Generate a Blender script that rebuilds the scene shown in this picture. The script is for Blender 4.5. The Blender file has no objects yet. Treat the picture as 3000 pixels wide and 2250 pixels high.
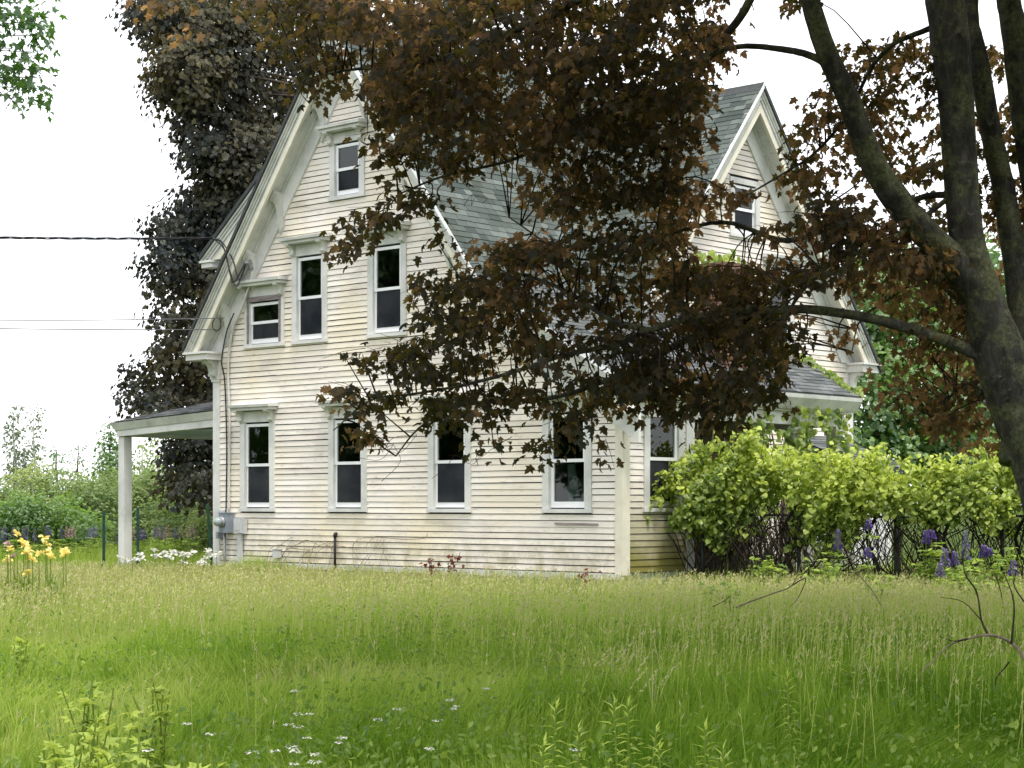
import bpy, math, random
import numpy as np
from mathutils import Vector, Matrix

SC = bpy.context.scene
COL = SC.collection
random.seed(7)
RNG = np.random.default_rng(11)
R = math.radians

# ------------------------------------------------------------------ camera, sky, sun, exposure
FPX, YH, EYE = 5480.0, 1475.0, 1.55          # focal length and horizon row in pixels of the 3000 px wide photo
cam = bpy.data.cameras.new('camera')
cam.sensor_width = 36.0
cam.lens = 36.0 * FPX / 3000.0
cam.shift_y = (YH - 1125.0) / 3000.0
cam.clip_end = 2000.0
cam.clip_start = 0.1
camo = bpy.data.objects.new('camera', cam)
camo.location = (0, 0, EYE)
camo.rotation_euler = (R(90), 0, 0)
COL.objects.link(camo)
SC.camera = camo

SUN_DIR = Vector((0.14, -0.34, 0.93)).normalized()     # towards the sun
world = bpy.data.worlds.new('World')
SC.world = world
world.use_nodes = True
wn, wl = world.node_tree.nodes, world.node_tree.links
wn.clear()
w_out = wn.new('ShaderNodeOutputWorld')
w_bg = wn.new('ShaderNodeBackground')
w_sky = wn.new('ShaderNodeTexSky')
w_sky.sky_type = 'NISHITA'
w_sky.sun_disc = False
w_sky.sun_elevation = math.asin(SUN_DIR.z)
w_sky.sun_rotation = math.atan2(SUN_DIR.x, SUN_DIR.y)
w_sky.air_density = 1.0
w_sky.dust_density = 4.0
w_hs = wn.new('ShaderNodeMix')                # overcast: the blue is veiled by an even white cloud deck
w_hs.data_type = 'RGBA'
w_hs.inputs[0].default_value = 0.80
w_hs.inputs[7].default_value = (9.6, 9.7, 10.0, 1)
wl.new(w_sky.outputs[0], w_hs.inputs[6])
wl.new(w_hs.outputs[2], w_bg.inputs[0])
w_bg.inputs[1].default_value = 0.095
wl.new(w_bg.outputs[0], w_out.inputs[0])

sun = bpy.data.lights.new('sun', 'SUN')
sun.energy = 1.5
sun.angle = R(11)
sun.color = (1.0, 0.95, 0.87)
suno = bpy.data.objects.new('sun', sun)
suno.rotation_euler = SUN_DIR.to_track_quat('Z', 'Y').to_euler()
COL.objects.link(suno)

SC.view_settings.view_transform = 'Standard'
SC.view_settings.look = 'None'
SC.view_settings.exposure = 1.22
SC.view_settings.gamma = 1.0
SC.view_settings.use_curve_mapping = False
SC.render.engine = 'CYCLES'
SC.cycles.use_denoising = True
SC.cycles.max_bounces = 8
SC.cycles.diffuse_bounces = 3
SC.cycles.glossy_bounces = 3
SC.cycles.transmission_bounces = 4
SC.cycles.transparent_max_bounces = 12
SC.cycles.sample_clamp_indirect = 6.0


def P(px, py, Y):
    """photo pixel (3000 px wide) at distance Y -> world point"""
    return np.array([(px - 1500.0) / FPX * Y, Y, EYE - (py - YH) / FPX * Y])


def D(x, y, Y):
    """same, for coordinates of the 2212 px wide preview"""
    return P(x * 1.35624, y * 1.35624, Y)


# ------------------------------------------------------------------ materials
MATS = {}


class NB:
    def __init__(self, name):
        m = bpy.data.materials.new(name)
        m.use_nodes = True
        self.m = m
        self.n = m.node_tree.nodes
        self.l = m.node_tree.links
        self.n.clear()
        self.out = self.n.new('ShaderNodeOutputMaterial')
        MATS[name] = m

    def node(self, t, **kw):
        x = self.n.new(t)
        for k, v in kw.items():
            setattr(x, k, v)
        return x

    def link(self, a, b):
        self.l.new(a, b)

    def noise(self, scale, detail=4, rough=0.55, vec=None, dist=0.0, coord='Object'):
        t = self.node('ShaderNodeTexNoise')
        t.inputs['Scale'].default_value = scale
        t.inputs['Detail'].default_value = detail
        t.inputs['Roughness'].default_value = rough
        t.inputs['Distortion'].default_value = dist
        if vec is None:
            vec = self.coord(coord)
        self.link(vec, t.inputs['Vector'])
        return t.outputs['Fac']

    def coord(self, c='Object'):
        if not hasattr(self, '_tc'):
            self._tc = self.node('ShaderNodeTexCoord')
            self._geo = self.node('ShaderNodeNewGeometry')
        return self._geo.outputs['Position'] if c == 'World' else self._tc.outputs[c]

    def mapping(self, vec, scale):
        mp = self.node('ShaderNodeMapping')
        mp.inputs['Scale'].default_value = scale
        self.link(vec, mp.inputs['Vector'])
        return mp.outputs[0]

    def ramp(self, fac, stops):
        r = self.node('ShaderNodeValToRGB')
        e = r.color_ramp.elements
        while len(e) > 1:
            e.remove(e[-1])
        e[0].position = stops[0][0]
        e[0].color = tuple(stops[0][1]) + (1,)
        for p, c in stops[1:]:
            x = e.new(p)
            x.color = tuple(c) + (1,)
        self.link(fac, r.inputs[0])
        return r.outputs[0]

    def mix(self, a, b, fac, mode='MIX'):
        x = self.node('ShaderNodeMix', data_type='RGBA', blend_type=mode)
        for v, i in ((a, 6), (b, 7)):
            if isinstance(v, (tuple, list)):
                x.inputs[i].default_value = tuple(v) + (1,)
            else:
                self.link(v, x.inputs[i])
        if isinstance(fac, (int, float)):
            x.inputs[0].default_value = fac
        else:
            self.link(fac, x.inputs[0])
        return x.outputs[2]

    def math(self, op, a, b=None, clamp=False):
        x = self.node('ShaderNodeMath', operation=op, use_clamp=clamp)
        for v, i in ((a, 0), (b, 1)):
            if v is None:
                continue
            if isinstance(v, (int, float)):
                x.inputs[i].default_value = v
            else:
                self.link(v, x.inputs[i])
        return x.outputs[0]

    def attr(self, name):
        a = self.node('ShaderNodeAttribute', attribute_name=name)
        return a.outputs['Fac']

    def rand(self):
        return self.node('ShaderNodeObjectInfo').outputs['Random']

    def bump(self, h, strength=0.3, dist=0.01):
        b = self.node('ShaderNodeBump')
        b.inputs['Strength'].default_value = strength
        b.inputs['Distance'].default_value = dist
        self.link(h, b.inputs['Height'])
        return b.outputs[0]

    def principled(self, col, rough=0.7, normal=None, spec=0.3, metal=0.0):
        p = self.node('ShaderNodeBsdfPrincipled')
        if isinstance(col, (tuple, list)):
            p.inputs['Base Color'].default_value = tuple(col) + (1,)
        else:
            self.link(col, p.inputs['Base Color'])
        if isinstance(rough, (int, float)):
            p.inputs['Roughness'].default_value = rough
        else:
            self.link(rough, p.inputs['Roughness'])
        p.inputs['Specular IOR Level'].default_value = spec
        p.inputs['Metallic'].default_value = metal
        if normal is not None:
            self.link(normal, p.inputs['Normal'])
        return p.outputs[0]

    def done(self, sh):
        self.link(sh, self.out.inputs[0])
        return self.m


def sep_z(b, vec):
    s = b.node('ShaderNodeSeparateXYZ')
    b.link(vec, s.inputs[0])
    return s.outputs[2]


def plain(name, col, rough=0.6, var=0.25, scale=6.0, metal=0.0, spec=0.3):
    b = NB(name)
    n = b.noise(scale, 5, coord='World')
    c0 = tuple(v * (1 - var) for v in col)
    c1 = tuple(min(1, v * (1 + var * 0.6)) for v in col)
    c = b.ramp(n, [(0.3, c0), (0.7, c1)])
    return b.done(b.principled(c, rough, b.bump(b.noise(scale * 12, 3, coord='World'), 0.15, 0.004), spec, metal))


def leaf_mat(name, lo, hi, trans_lo, trans_hi, tmix=0.4, gloss=0.06, rough=0.45):
    """diffuse leaf with light coming through; 'tone' (0..1, per leaf) picks the colour"""
    b = NB(name)
    t = b.attr('tone')
    d = b.ramp(t, [(0.0, lo), (0.55, tuple(0.6 * p + 0.4 * q for p, q in zip(lo, hi))), (1.0, hi)])
    tr = b.ramp(t, [(0.0, trans_lo), (0.5, tuple(0.7 * p + 0.3 * q for p, q in zip(trans_lo, trans_hi))), (1.0, trans_hi)])
    df = b.node('ShaderNodeBsdfDiffuse')
    b.link(d, df.inputs[0])
    tl = b.node('ShaderNodeBsdfTranslucent')
    b.link(tr, tl.inputs[0])
    m = b.node('ShaderNodeMixShader')
    m.inputs[0].default_value = tmix
    b.link(df.outputs[0], m.inputs[1])
    b.link(tl.outputs[0], m.inputs[2])
    g = b.node('ShaderNodeBsdfGlossy')
    g.inputs['Roughness'].default_value = rough
    g.inputs[0].default_value = (0.9, 0.95, 1.0, 1)
    m2 = b.node('ShaderNodeMixShader')
    m2.inputs[0].default_value = gloss
    b.link(m.outputs[0], m2.inputs[1])
    b.link(g.outputs[0], m2.inputs[2])
    return b.done(m2.outputs[0])


def make_materials():
    # painted clapboards: cream, weathered, each board a little different
    for name, algae in (('paint_clapboard', 0.0), ('paint_clapboard_mossy', 1.0)):
        b = NB(name)
        r = b.rand()
        base = b.ramp(r, [(0.0, (0.72, 0.670, 0.610)), (0.5, (0.81, 0.757, 0.690)), (1.0, (0.85, 0.805, 0.750))])
        v = b.coord('Object')
        n1 = b.noise(0.55, 4, 0.6, v)
        base = b.mix(base, (0.80, 0.69, 0.46), b.math('MULTIPLY', b.ramp(n1, [(0.44, (0, 0, 0)), (0.66, (1, 1, 1))]), 0.55))
        n2 = b.noise(1.0, 6, 0.65, b.mapping(v, (0.9, 0.9, 3.0)))
        base = b.mix(base, (0.42, 0.38, 0.34), b.math('MULTIPLY', b.ramp(n2, [(0.52, (0, 0, 0)), (0.74, (1, 1, 1))]), 0.60))
        n3 = b.noise(9.0, 6, 0.7, b.mapping(v, (0.35, 0.35, 3.0)))
        base = b.mix(base, (0.36, 0.33, 0.31), b.math('MULTIPLY', b.ramp(n3, [(0.57, (0, 0, 0)), (0.66, (1, 1, 1))]), 0.6))
        # splash-back dirt along the lowest boards
        z = sep_z(b, v)
        low = b.math('SUBTRACT', 1.0, b.math('MULTIPLY', b.math('SUBTRACT', z, 0.42), 1.3), True)
        n4 = b.noise(3.0, 5, 0.7, v)
        dirt = b.math('MULTIPLY', low, b.ramp(n4, [(0.42, (0, 0, 0)), (0.65, (1, 1, 1))]))
        base = b.mix(base, (0.38, 0.34, 0.20), b.math('MULTIPLY', dirt, 1.0))
        if algae:
            hi = b.math('SUBTRACT', 1.0, b.math('MULTIPLY', b.math('SUBTRACT', z, 0.5), 0.62), True)
            n5 = b.noise(1.6, 5, 0.6, v)
            fac = b.math('MULTIPLY', hi, b.math('ADD', n5, 0.55), True)
            base = b.mix(base, (0.20, 0.185, 0.05), fac)
        b.done(b.principled(base, 0.75, b.bump(n3, 0.25, 0.006), 0.2))

    b = NB('paint_trim')
    n = b.noise(1.2, 6, 0.65)
    c = b.ramp(n, [(0.35, (0.50, 0.51, 0.49)), (0.55, (0.68, 0.68, 0.66)), (0.75, (0.74, 0.73, 0.70))])
    n2 = b.noise(14, 6, 0.75)
    c = b.mix(c, (0.30, 0.29, 0.25), b.math('MULTIPLY', b.ramp(n2, [(0.60, (0, 0, 0)), (0.74, (1, 1, 1))]), 0.6))
    b.done(b.principled(c, 0.7, b.bump(n2, 0.2, 0.004), 0.25))

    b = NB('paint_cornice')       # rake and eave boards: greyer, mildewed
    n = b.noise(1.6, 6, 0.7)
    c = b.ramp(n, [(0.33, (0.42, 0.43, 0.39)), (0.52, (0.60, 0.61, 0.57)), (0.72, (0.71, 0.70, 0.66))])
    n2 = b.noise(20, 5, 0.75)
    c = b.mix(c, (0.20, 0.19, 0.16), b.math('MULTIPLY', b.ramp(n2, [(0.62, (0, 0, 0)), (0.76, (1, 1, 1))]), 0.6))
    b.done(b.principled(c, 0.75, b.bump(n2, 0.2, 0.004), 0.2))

    b = NB('paint_cream_bead')
    n = b.noise(2.2, 6, 0.7)
    c = b.ramp(n, [(0.35, (0.62, 0.59, 0.48)), (0.7, (0.78, 0.75, 0.64))])
    b.done(b.principled(c, 0.7, None, 0.2))

    b = NB('bare_wood')
    n = b.noise(3.0, 6, 0.7, b.mapping(b.coord('Object'), (1, 1, 8)))
    c = b.ramp(n, [(0.35, (0.16, 0.13, 0.13)), (0.7, (0.34, 0.30, 0.30))])
    b.done(b.principled(c, 0.85, None, 0.1))

    plain('vinyl_white', (0.86, 0.87, 0.89), 0.4, 0.05, 3, spec=0.5)
    plain('porch_ceiling_blue', (0.40, 0.47, 0.62), 0.7, 0.2, 2)
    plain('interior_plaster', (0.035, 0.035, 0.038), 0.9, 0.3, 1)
    plain('foundation_stone', (0.33, 0.40, 0.37), 0.9, 0.4, 5)
    plain('meter_grey', (0.30, 0.34, 0.40), 0.45, 0.15, 6, 0.3)
    plain('box_grey', (0.52, 0.53, 0.54), 0.5, 0.12, 6)
    plain('steel_grey', (0.35, 0.36, 0.37), 0.5, 0.2, 8, 0.6)
    plain('cable_black', (0.018, 0.018, 0.022), 0.6, 0.2, 8)
    plain('cable_grey', (0.12, 0.12, 0.14), 0.6, 0.2, 8)
    plain('conduit_white', (0.62, 0.60, 0.56), 0.6, 0.15, 8)
    plain('iron_black', (0.02, 0.018, 0.018), 0.7, 0.3, 8)
    plain('post_green', (0.012, 0.05, 0.035), 0.6, 0.3, 8)
    plain('fence_steel', (0.05, 0.06, 0.06), 0.5, 0.3, 8, 0.4)
    plain('curtain_cloth', (0.75, 0.74, 0.72), 0.9, 0.1, 3)
    plain('drip_dark', (0.05, 0.055, 0.055), 0.8, 0.3, 8)
    plain('straw', (0.52, 0.45, 0.26), 0.9, 0.3, 10)
    plain('mortar', (0.30, 0.26, 0.23), 0.95, 0.3, 10)

    # asphalt shingles
    for name, c0, c1, c2 in (('shingle_green', (0.052, 0.068, 0.063), (0.098, 0.118, 0.110), (0.165, 0.188, 0.176)),
                             ('shingle_grey', (0.060, 0.068, 0.069), (0.112, 0.122, 0.123), (0.185, 0.196, 0.197))):
        b = NB(name)
        t = b.math('ADD', b.attr('tone'), b.math('MULTIPLY', b.rand(), 0.001))
        c = b.ramp(t, [(0.0, c0), (0.5, c1), (1.0, c2)])
        n = b.noise(60, 4, 0.7, coord='World')
        c = b.mix(c, b.ramp(n, [(0.3, (0.35, 0.35, 0.35)), (0.7, (1, 1, 1))]), 0.5, 'MULTIPLY')
        n2 = b.noise(1.2, 4, 0.6, coord='World')
        c = b.mix(c, (0.07, 0.08, 0.05), b.math('MULTIPLY', b.ramp(n2, [(0.5, (0, 0, 0)), (0.75, (1, 1, 1))]), 0.5))
        b.done(b.principled(c, 0.9, b.bump(n, 0.4, 0.004), 0.15))

    b = NB('brick')
    t = b.attr('tone')
    c = b.ramp(t, [(0.0, (0.10, 0.052, 0.042)), (0.5, (0.17, 0.090, 0.070)), (1.0, (0.25, 0.15, 0.12))])
    n = b.noise(18, 5, 0.7, coord='World')
    c = b.mix(c, (0.30, 0.27, 0.24), b.math('MULTIPLY', b.ramp(n, [(0.55, (0, 0, 0)), (0.7, (1, 1, 1))]), 0.4))
    b.done(b.principled(c, 0.9, b.bump(n, 0.4, 0.006), 0.15))

    # window glass: dim room behind, reflections on top
    b = NB('window_glass')
    lw = b.node('ShaderNodeLayerWeight')
    lw.inputs[0].default_value = 0.5
    fac = b.math('ADD', 0.060, b.math('MULTIPLY', b.math('POWER', lw.outputs['Facing'], 4.0), 0.35))
    tr = b.node('ShaderNodeBsdfTransparent')
    tr.inputs[0].default_value = (0.45, 0.52, 0.49, 1)
    g = b.node('ShaderNodeBsdfGlossy')
    g.inputs['Roughness'].default_value = 0.02
    nrm = b.bump(b.noise(1.5, 2, 0.5), 0.05, 0.05)
    b.link(nrm, g.inputs['Normal'])
    m = b.node('ShaderNodeMixShader')
    b.link(fac, m.inputs[0])
    b.link(tr.outputs[0], m.inputs[1])
    b.link(g.outputs[0], m.inputs[2])
    b.done(m.outputs[0])
    b = NB('insect_screen')
    tr = b.node('ShaderNodeBsdfTransparent')
    df = b.node('ShaderNodeBsdfDiffuse')
    b.link(b.ramp(b.noise(1.3, 4, 0.6), [(0.35, (0.022, 0.026, 0.032)), (0.7, (0.070, 0.072, 0.080))]), df.inputs[0])
    m = b.node('ShaderNodeMixShader')
    m.inputs[0].default_value = 0.72
    b.link(tr.outputs[0], m.inputs[1])
    b.link(df.outputs[0], m.inputs[2])
    b.done(m.outputs[0])
    b = NB('meter_glass')
    b.done(b.principled((0.30, 0.36, 0.36), 0.08, None, 0.6))

    # bark with lichen
    b = NB('bark_lichen')
    v = b.coord('World')
    n = b.noise(10, 6, 0.7, b.mapping(v, (1, 1, 0.35)), 0.4)
    c = b.ramp(n, [(0.3, (0.018, 0.017, 0.016)), (0.55, (0.062, 0.060, 0.054)), (0.75, (0.125, 0.122, 0.108))])
    n2 = b.noise(2.6, 6, 0.75, v)
    c = b.mix(c, b.ramp(b.noise(26, 4, 0.7, v), [(0.35, (0.055, 0.062, 0.028)), (0.7, (0.19, 0.20, 0.115))]),
              b.ramp(n2, [(0.47, (0, 0, 0)), (0.57, (0.85, 0.85, 0.85))]))
    n3 = b.noise(7, 5, 0.7, v)
    c = b.mix(c, (0.20, 0.20, 0.165), b.math('MULTIPLY', b.ramp(n3, [(0.60, (0, 0, 0)), (0.68, (1, 1, 1))]), 0.6))
    hgt = b.math('ADD', n, b.math('MULTIPLY', n3, 0.5))
    b.done(b.principled(c, 0.95, b.bump(hgt, 0.9, 0.03), 0.1))
    plain('bark_grey', (0.10, 0.085, 0.07), 0.95, 0.5, 9, spec=0.1)
    plain('bark_birch', (0.62, 0.60, 0.55), 0.9, 0.3, 6, spec=0.1)
    plain('twig_dry', (0.22, 0.18, 0.13), 0.9, 0.4, 12, spec=0.1)
    plain('twig_dark', (0.035, 0.028, 0.022), 0.9, 0.4, 12, spec=0.1)

    leaf_mat('leaf_maple_purple', (0.018, 0.019, 0.011), (0.125, 0.080, 0.042), (0.090, 0.078, 0.012), (0.62, 0.35, 0.14), 0.48, 0.010)
    leaf_mat('leaf_maple_far', (0.022, 0.029, 0.030), (0.120, 0.108, 0.050), (0.035, 0.035, 0.015), (0.28, 0.20, 0.05), 0.28, 0.016)
    leaf_mat('leaf_green', (0.040, 0.090, 0.022), (0.15, 0.25, 0.050), (0.12, 0.28, 0.03), (0.36, 0.58, 0.08), 0.42, 0.05)
    leaf_mat('leaf_grape', (0.060, 0.12, 0.015), (0.50, 0.57, 0.10), (0.18, 0.34, 0.02), (0.78, 0.88, 0.14), 0.42, 0.03)
    leaf_mat('leaf_shrub', (0.10, 0.165, 0.050), (0.30, 0.37, 0.120), (0.22, 0.34, 0.07), (0.52, 0.62, 0.18), 0.40, 0.03)
    leaf_mat('leaf_hazed', (0.10, 0.14, 0.085), (0.20, 0.24, 0.14), (0.2, 0.26, 0.12), (0.38, 0.44, 0.22), 0.40, 0.03)  # far trees: distance haze is put into the leaf colour
    leaf_mat('leaf_weed', (0.060, 0.13, 0.020), (0.40, 0.49, 0.090), (0.18, 0.34, 0.03), (0.66, 0.78, 0.13), 0.42, 0.02)
    leaf_mat('leaf_red', (0.07, 0.015, 0.012), (0.17, 0.04, 0.03), (0.25, 0.04, 0.03), (0.45, 0.08, 0.05), 0.4, 0.05)
    leaf_mat('petal_white', (0.66, 0.66, 0.60), (0.82, 0.81, 0.76), (0.7, 0.7, 0.6), (0.8, 0.8, 0.75), 0.3, 0.02)
    leaf_mat('petal_yellow', (0.82, 0.66, 0.14), (0.87, 0.79, 0.38), (0.85, 0.68, 0.14), (0.9, 0.8, 0.38), 0.35, 0.02)
    leaf_mat('petal_violet', (0.085, 0.05, 0.26), (0.25, 0.16, 0.44), (0.1, 0.06, 0.3), (0.3, 0.2, 0.5), 0.3, 0.02)
    leaf_mat('petal_pink', (0.42, 0.22, 0.30), (0.62, 0.40, 0.44), (0.5, 0.3, 0.35), (0.6, 0.4, 0.45), 0.3, 0.02)

    # grass: tone runs from deep green through fresh green to straw
    b = NB('grass')
    t = b.attr('tone')
    d = b.ramp(t, [(0.0, (0.050, 0.112, 0.010)), (0.35, (0.175, 0.292, 0.030)), (0.62, (0.35, 0.45, 0.085)),
                   (0.80, (0.48, 0.50, 0.18)), (1.0, (0.70, 0.63, 0.38))])
    tr = b.ramp(t, [(0.0, (0.10, 0.24, 0.015)), (0.4, (0.24, 0.42, 0.035)), (0.65, (0.42, 0.55, 0.09)), (0.82, (0.36, 0.36, 0.13)), (1.0, (0.42, 0.36, 0.2))])
    df = b.node('ShaderNodeBsdfDiffuse')
    b.link(d, df.inputs[0])
    tl = b.node('ShaderNodeBsdfTranslucent')
    b.link(tr, tl.inputs[0])
    m = b.node('ShaderNodeMixShader')
    m.inputs[0].default_value = 0.45
    b.link(df.outputs[0], m.inputs[1])
    b.link(tl.outputs[0], m.inputs[2])
    b.done(m.outputs[0])

    b = NB('soil_turf')
    n = b.noise(0.5, 6, 0.65, coord='World')
    c = b.ramp(n, [(0.3, (0.035, 0.055, 0.012)), (0.6, (0.065, 0.095, 0.02)), (0.8, (0.10, 0.11, 0.035))])
    b.done(b.principled(c, 1.0, b.bump(b.noise(14, 5, 0.7, coord='World'), 0.6, 0.05), 0.05))


make_materials()


# ------------------------------------------------------------------ mesh helpers
def link(o, parent=None):
    COL.objects.link(o)
    if parent is not None:
        o.parent = parent
    return o


def tag(o, label=None, cat=None, group=None, kind=None):
    if label:
        o['label'] = label
    if cat:
        o['category'] = cat
    if group:
        o['group'] = group
    if kind:
        o['kind'] = kind
    return o


def empty(name, loc=(0, 0, 0), rz=0.0):
    o = bpy.data.objects.new(name, None)
    o.location = tuple(loc)
    o.rotation_euler = (0, 0, rz)
    o.empty_display_size = 0.2
    return link(o)


def np_mesh(name, V, tris, mat, tone=None, smooth=False):
    """V (n,3), tris (m,3) numpy -> mesh; tone per vertex"""
    me = bpy.data.meshes.new(name)
    n, m = len(V), len(tris)
    me.vertices.add(n)
    me.vertices.foreach_set('co', np.ascontiguousarray(V, dtype=np.float32).ravel())
    me.loops.add(m * 3)
    me.loops.foreach_set('vertex_index', np.ascontiguousarray(tris, dtype=np.int32).ravel())
    me.polygons.add(m)
    me.polygons.foreach_set('loop_start', np.arange(m, dtype=np.int32) * 3)
    me.polygons.foreach_set('use_smooth', np.full(m, bool(smooth)))
    me.update(calc_edges=True)
    if tone is not None:
        a = me.attributes.new('tone', 'FLOAT', 'POINT')
        a.data.foreach_set('value', np.ascontiguousarray(tone, dtype=np.float32))
    me.materials.append(MATS[mat])
    return me


class MB:
    """collects polygons, then links them as one mesh object"""

    def __init__(self):
        self.v, self.f, self.s, self.tn = [], [], [], []

    def add(self, vs, fs, smooth=False, tone=0.5):
        b = len(self.v)
        self.v += [tuple(x) for x in vs]
        self.tn += [tone] * len(vs)
        self.f += [tuple(b + i for i in f) for f in fs]
        self.s += [smooth] * len(fs)
        return self

    def box(self, x0, x1, y0, y1, z0, z1):
        return self.add([(x0, y0, z0), (x1, y0, z0), (x1, y1, z0), (x0, y1, z0), (x0, y0, z1), (x1, y0, z1), (x1, y1, z1), (x0, y1, z1)],
                        [(3, 2, 1, 0), (4, 5, 6, 7), (0, 1, 5, 4), (1, 2, 6, 5), (2, 3, 7, 6), (3, 0, 4, 7)])

    def hexa(self, p):          # 8 points: bottom loop then top loop
        return self.add(p, [(3, 2, 1, 0), (4, 5, 6, 7), (0, 1, 5, 4), (1, 2, 6, 5), (2, 3, 7, 6), (3, 0, 4, 7)])

    def prism(self, poly, fa, fb):
        """poly of 2-D points; fa / fb map a 2-D point to the two end planes"""
        n = len(poly)
        vs = [fa(*p) for p in poly] + [fb(*p) for p in poly]
        fs = [tuple(range(n - 1, -1, -1)), tuple(range(n, 2 * n))]
        fs += [(i, (i + 1) % n, n + (i + 1) % n, n + i) for i in range(n)]
        return self.add(vs, fs)

    def tube(self, pts, rad, sides=8, cap=True, smooth=True, jit=0.0):
        pts = [np.array(p, float) for p in pts]
        n = len(pts)
        if np.isscalar(rad):
            rad = [rad] * n
        vs, fs = [], []
        up = np.array([0.13, 0.21, 0.97])
        prev = None
        for i, p in enumerate(pts):
            d = pts[min(i + 1, n - 1)] - pts[max(i - 1, 0)]
            d = d / (np.linalg.norm(d) + 1e-9)
            a = np.cross(d, up) if prev is None else prev - d * np.dot(prev, d)
            if np.linalg.norm(a) < 1e-4:
                a = np.cross(d, np.array([1.0, 0, 0]))
            a = a / np.linalg.norm(a)
            prev = a
            c = np.cross(d, a)
            for k in range(sides):
                an = 2 * math.pi * k / sides
                r = rad[i] * (1 + (random.uniform(-jit, jit) if jit else 0))
                vs.append(p + r * (math.cos(an) * a + math.sin(an) * c))
        for i in range(n - 1):
            for k in range(sides):
                k2 = (k + 1) % sides
                fs.append((i * sides + k, i * sides + k2, (i + 1) * sides + k2, (i + 1) * sides + k))
        if cap:
            fs.append(tuple(range(sides - 1, -1, -1)))
            fs.append(tuple((n - 1) * sides + k for k in range(sides)))
        return self.add(vs, fs, smooth)

    def mesh(self, name, mat, tone=False):
        me = bpy.data.meshes.new(name)
        me.from_pydata(self.v, [], self.f)
        me.polygons.foreach_set('use_smooth', self.s)
        me.update()
        if tone:
            a = me.attributes.new('tone', 'FLOAT', 'POINT')
            a.data.foreach_set('value', self.tn)
        me.materials.append(MATS[mat])
        return me

    def build(self, name, mat, parent=None, tone=False):
        return link(bpy.data.objects.new(name, self.mesh(name, mat, tone)), parent)


def spline(pts, n=6):
    """Catmull-Rom through points (any dimension)"""
    pts = [np.array(p, float) for p in pts]
    if len(pts) < 3:
        return [pts[0] + (pts[-1] - pts[0]) * k / n for k in range(n + 1)]
    q = [2 * pts[0] - pts[1]] + pts + [2 * pts[-1] - pts[-2]]
    out = []
    for i in range(1, len(q) - 2):
        for k in range(n):
            t = k / n
            p0, p1, p2, p3 = q[i - 1], q[i], q[i + 1], q[i + 2]
            out.append(0.5 * (2 * p1 + (p2 - p0) * t + (2 * p0 - 5 * p1 + 4 * p2 - p3) * t * t + (3 * p1 - p0 - 3 * p2 + p3) * t ** 3))
    out.append(pts[-1])
    return out


def unit(a):
    return a / (np.linalg.norm(a, axis=-1, keepdims=True) + 1e-9)


# leaf outlines: x across, y from stalk to tip, z out of the blade
def fan(outline, centre):
    v = [centre] + outline
    n = len(outline)
    return np.array(v, float), np.array([(0, 1 + i, 1 + (i + 1) % n) for i in range(n)])


_half = [(0.14, -0.07, -0.02), (0.44, -0.02, -0.10), (0.30, 0.17, -0.02), (0.62, 0.46, -0.14), (0.40, 0.50, -0.06), (0.27, 0.50, -0.02), (0.24, 0.74, -0.06)]
LEAF_MAPLE = fan([(0, 0, 0)] + _half + [(0, 1.0, -0.16)] + [(-x, y, z) for x, y, z in reversed(_half)], (0, 0.30, 0.03))
_h2 = [(0.46, 0.0, -0.10), (0.28, 0.20, 0.0), (0.58, 0.50, -0.12), (0.24, 0.52, 0.0)]
LEAF_MAPLE_LOW = fan([(0, 0, 0)] + _h2 + [(0, 1.0, -0.14)] + [(-x, y, z) for x, y, z in reversed(_h2)], (0, 0.32, 0.02))
LEAF_MAPLE_FAR = (np.array([(0, 0, 0), (0.48, 0.02, -0.08), (0.26, 0.26, 0.0), (0.56, 0.52, -0.10), (0, 1, -0.14), (-0.56, 0.52, -0.10), (-0.26, 0.26, 0.0), (-0.48, 0.02, -0.08)], float),
                  np.array([(0, 1, 2), (2, 3, 4), (0, 2, 4), (0, 4, 6), (6, 4, 5), (0, 6, 7)]))
_h3 = [(0.34, -0.10, -0.06), (0.56, 0.22, -0.10), (0.50, 0.50, -0.10), (0.28, 0.80, -0.10)]
LEAF_GRAPE = fan([(0, 0, 0)] + _h3 + [(0, 1.0, -0.14)] + [(-x, y, z) for x, y, z in reversed(_h3)], (0, 0.35, 0.05))
LEAF_OVAL = (np.array([(0, 0, 0), (0.27, 0.35, -0.03), (0.20, 0.72, -0.05), (0, 1, -0.1), (-0.20, 0.72, -0.05), (-0.27, 0.35, -0.03), (0, 0.5, 0.04)]),
             np.array([(6, 0, 1), (6, 1, 2), (6, 2, 3), (6, 3, 4), (6, 4, 5), (6, 5, 0)]))
LEAF_LANCE = (np.array([(0, 0, 0), (0.09, 0.35, 0.03), (0, 1, -0.18), (-0.09, 0.35, 0.03), (0, 0.4, -0.02)]),
              np.array([(4, 0, 1), (4, 1, 2), (4, 2, 3), (4, 3, 0)]))
LEAF_QUAD = (np.array([(0, 0, 0), (0.42, 0.45, -0.06), (0, 1, -0.08), (-0.42, 0.45, -0.06)]), np.array([(0, 1, 2), (0, 2, 3)]))
PETAL = (np.array([(0, 0, 0), (0.38, 0.55, 0.05), (0.22, 0.95, -0.12), (-0.22, 0.95, -0.12), (-0.38, 0.55, 0.05)]), np.array([(0, 1, 2), (0, 2, 3), (0, 3, 4)]))


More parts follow.
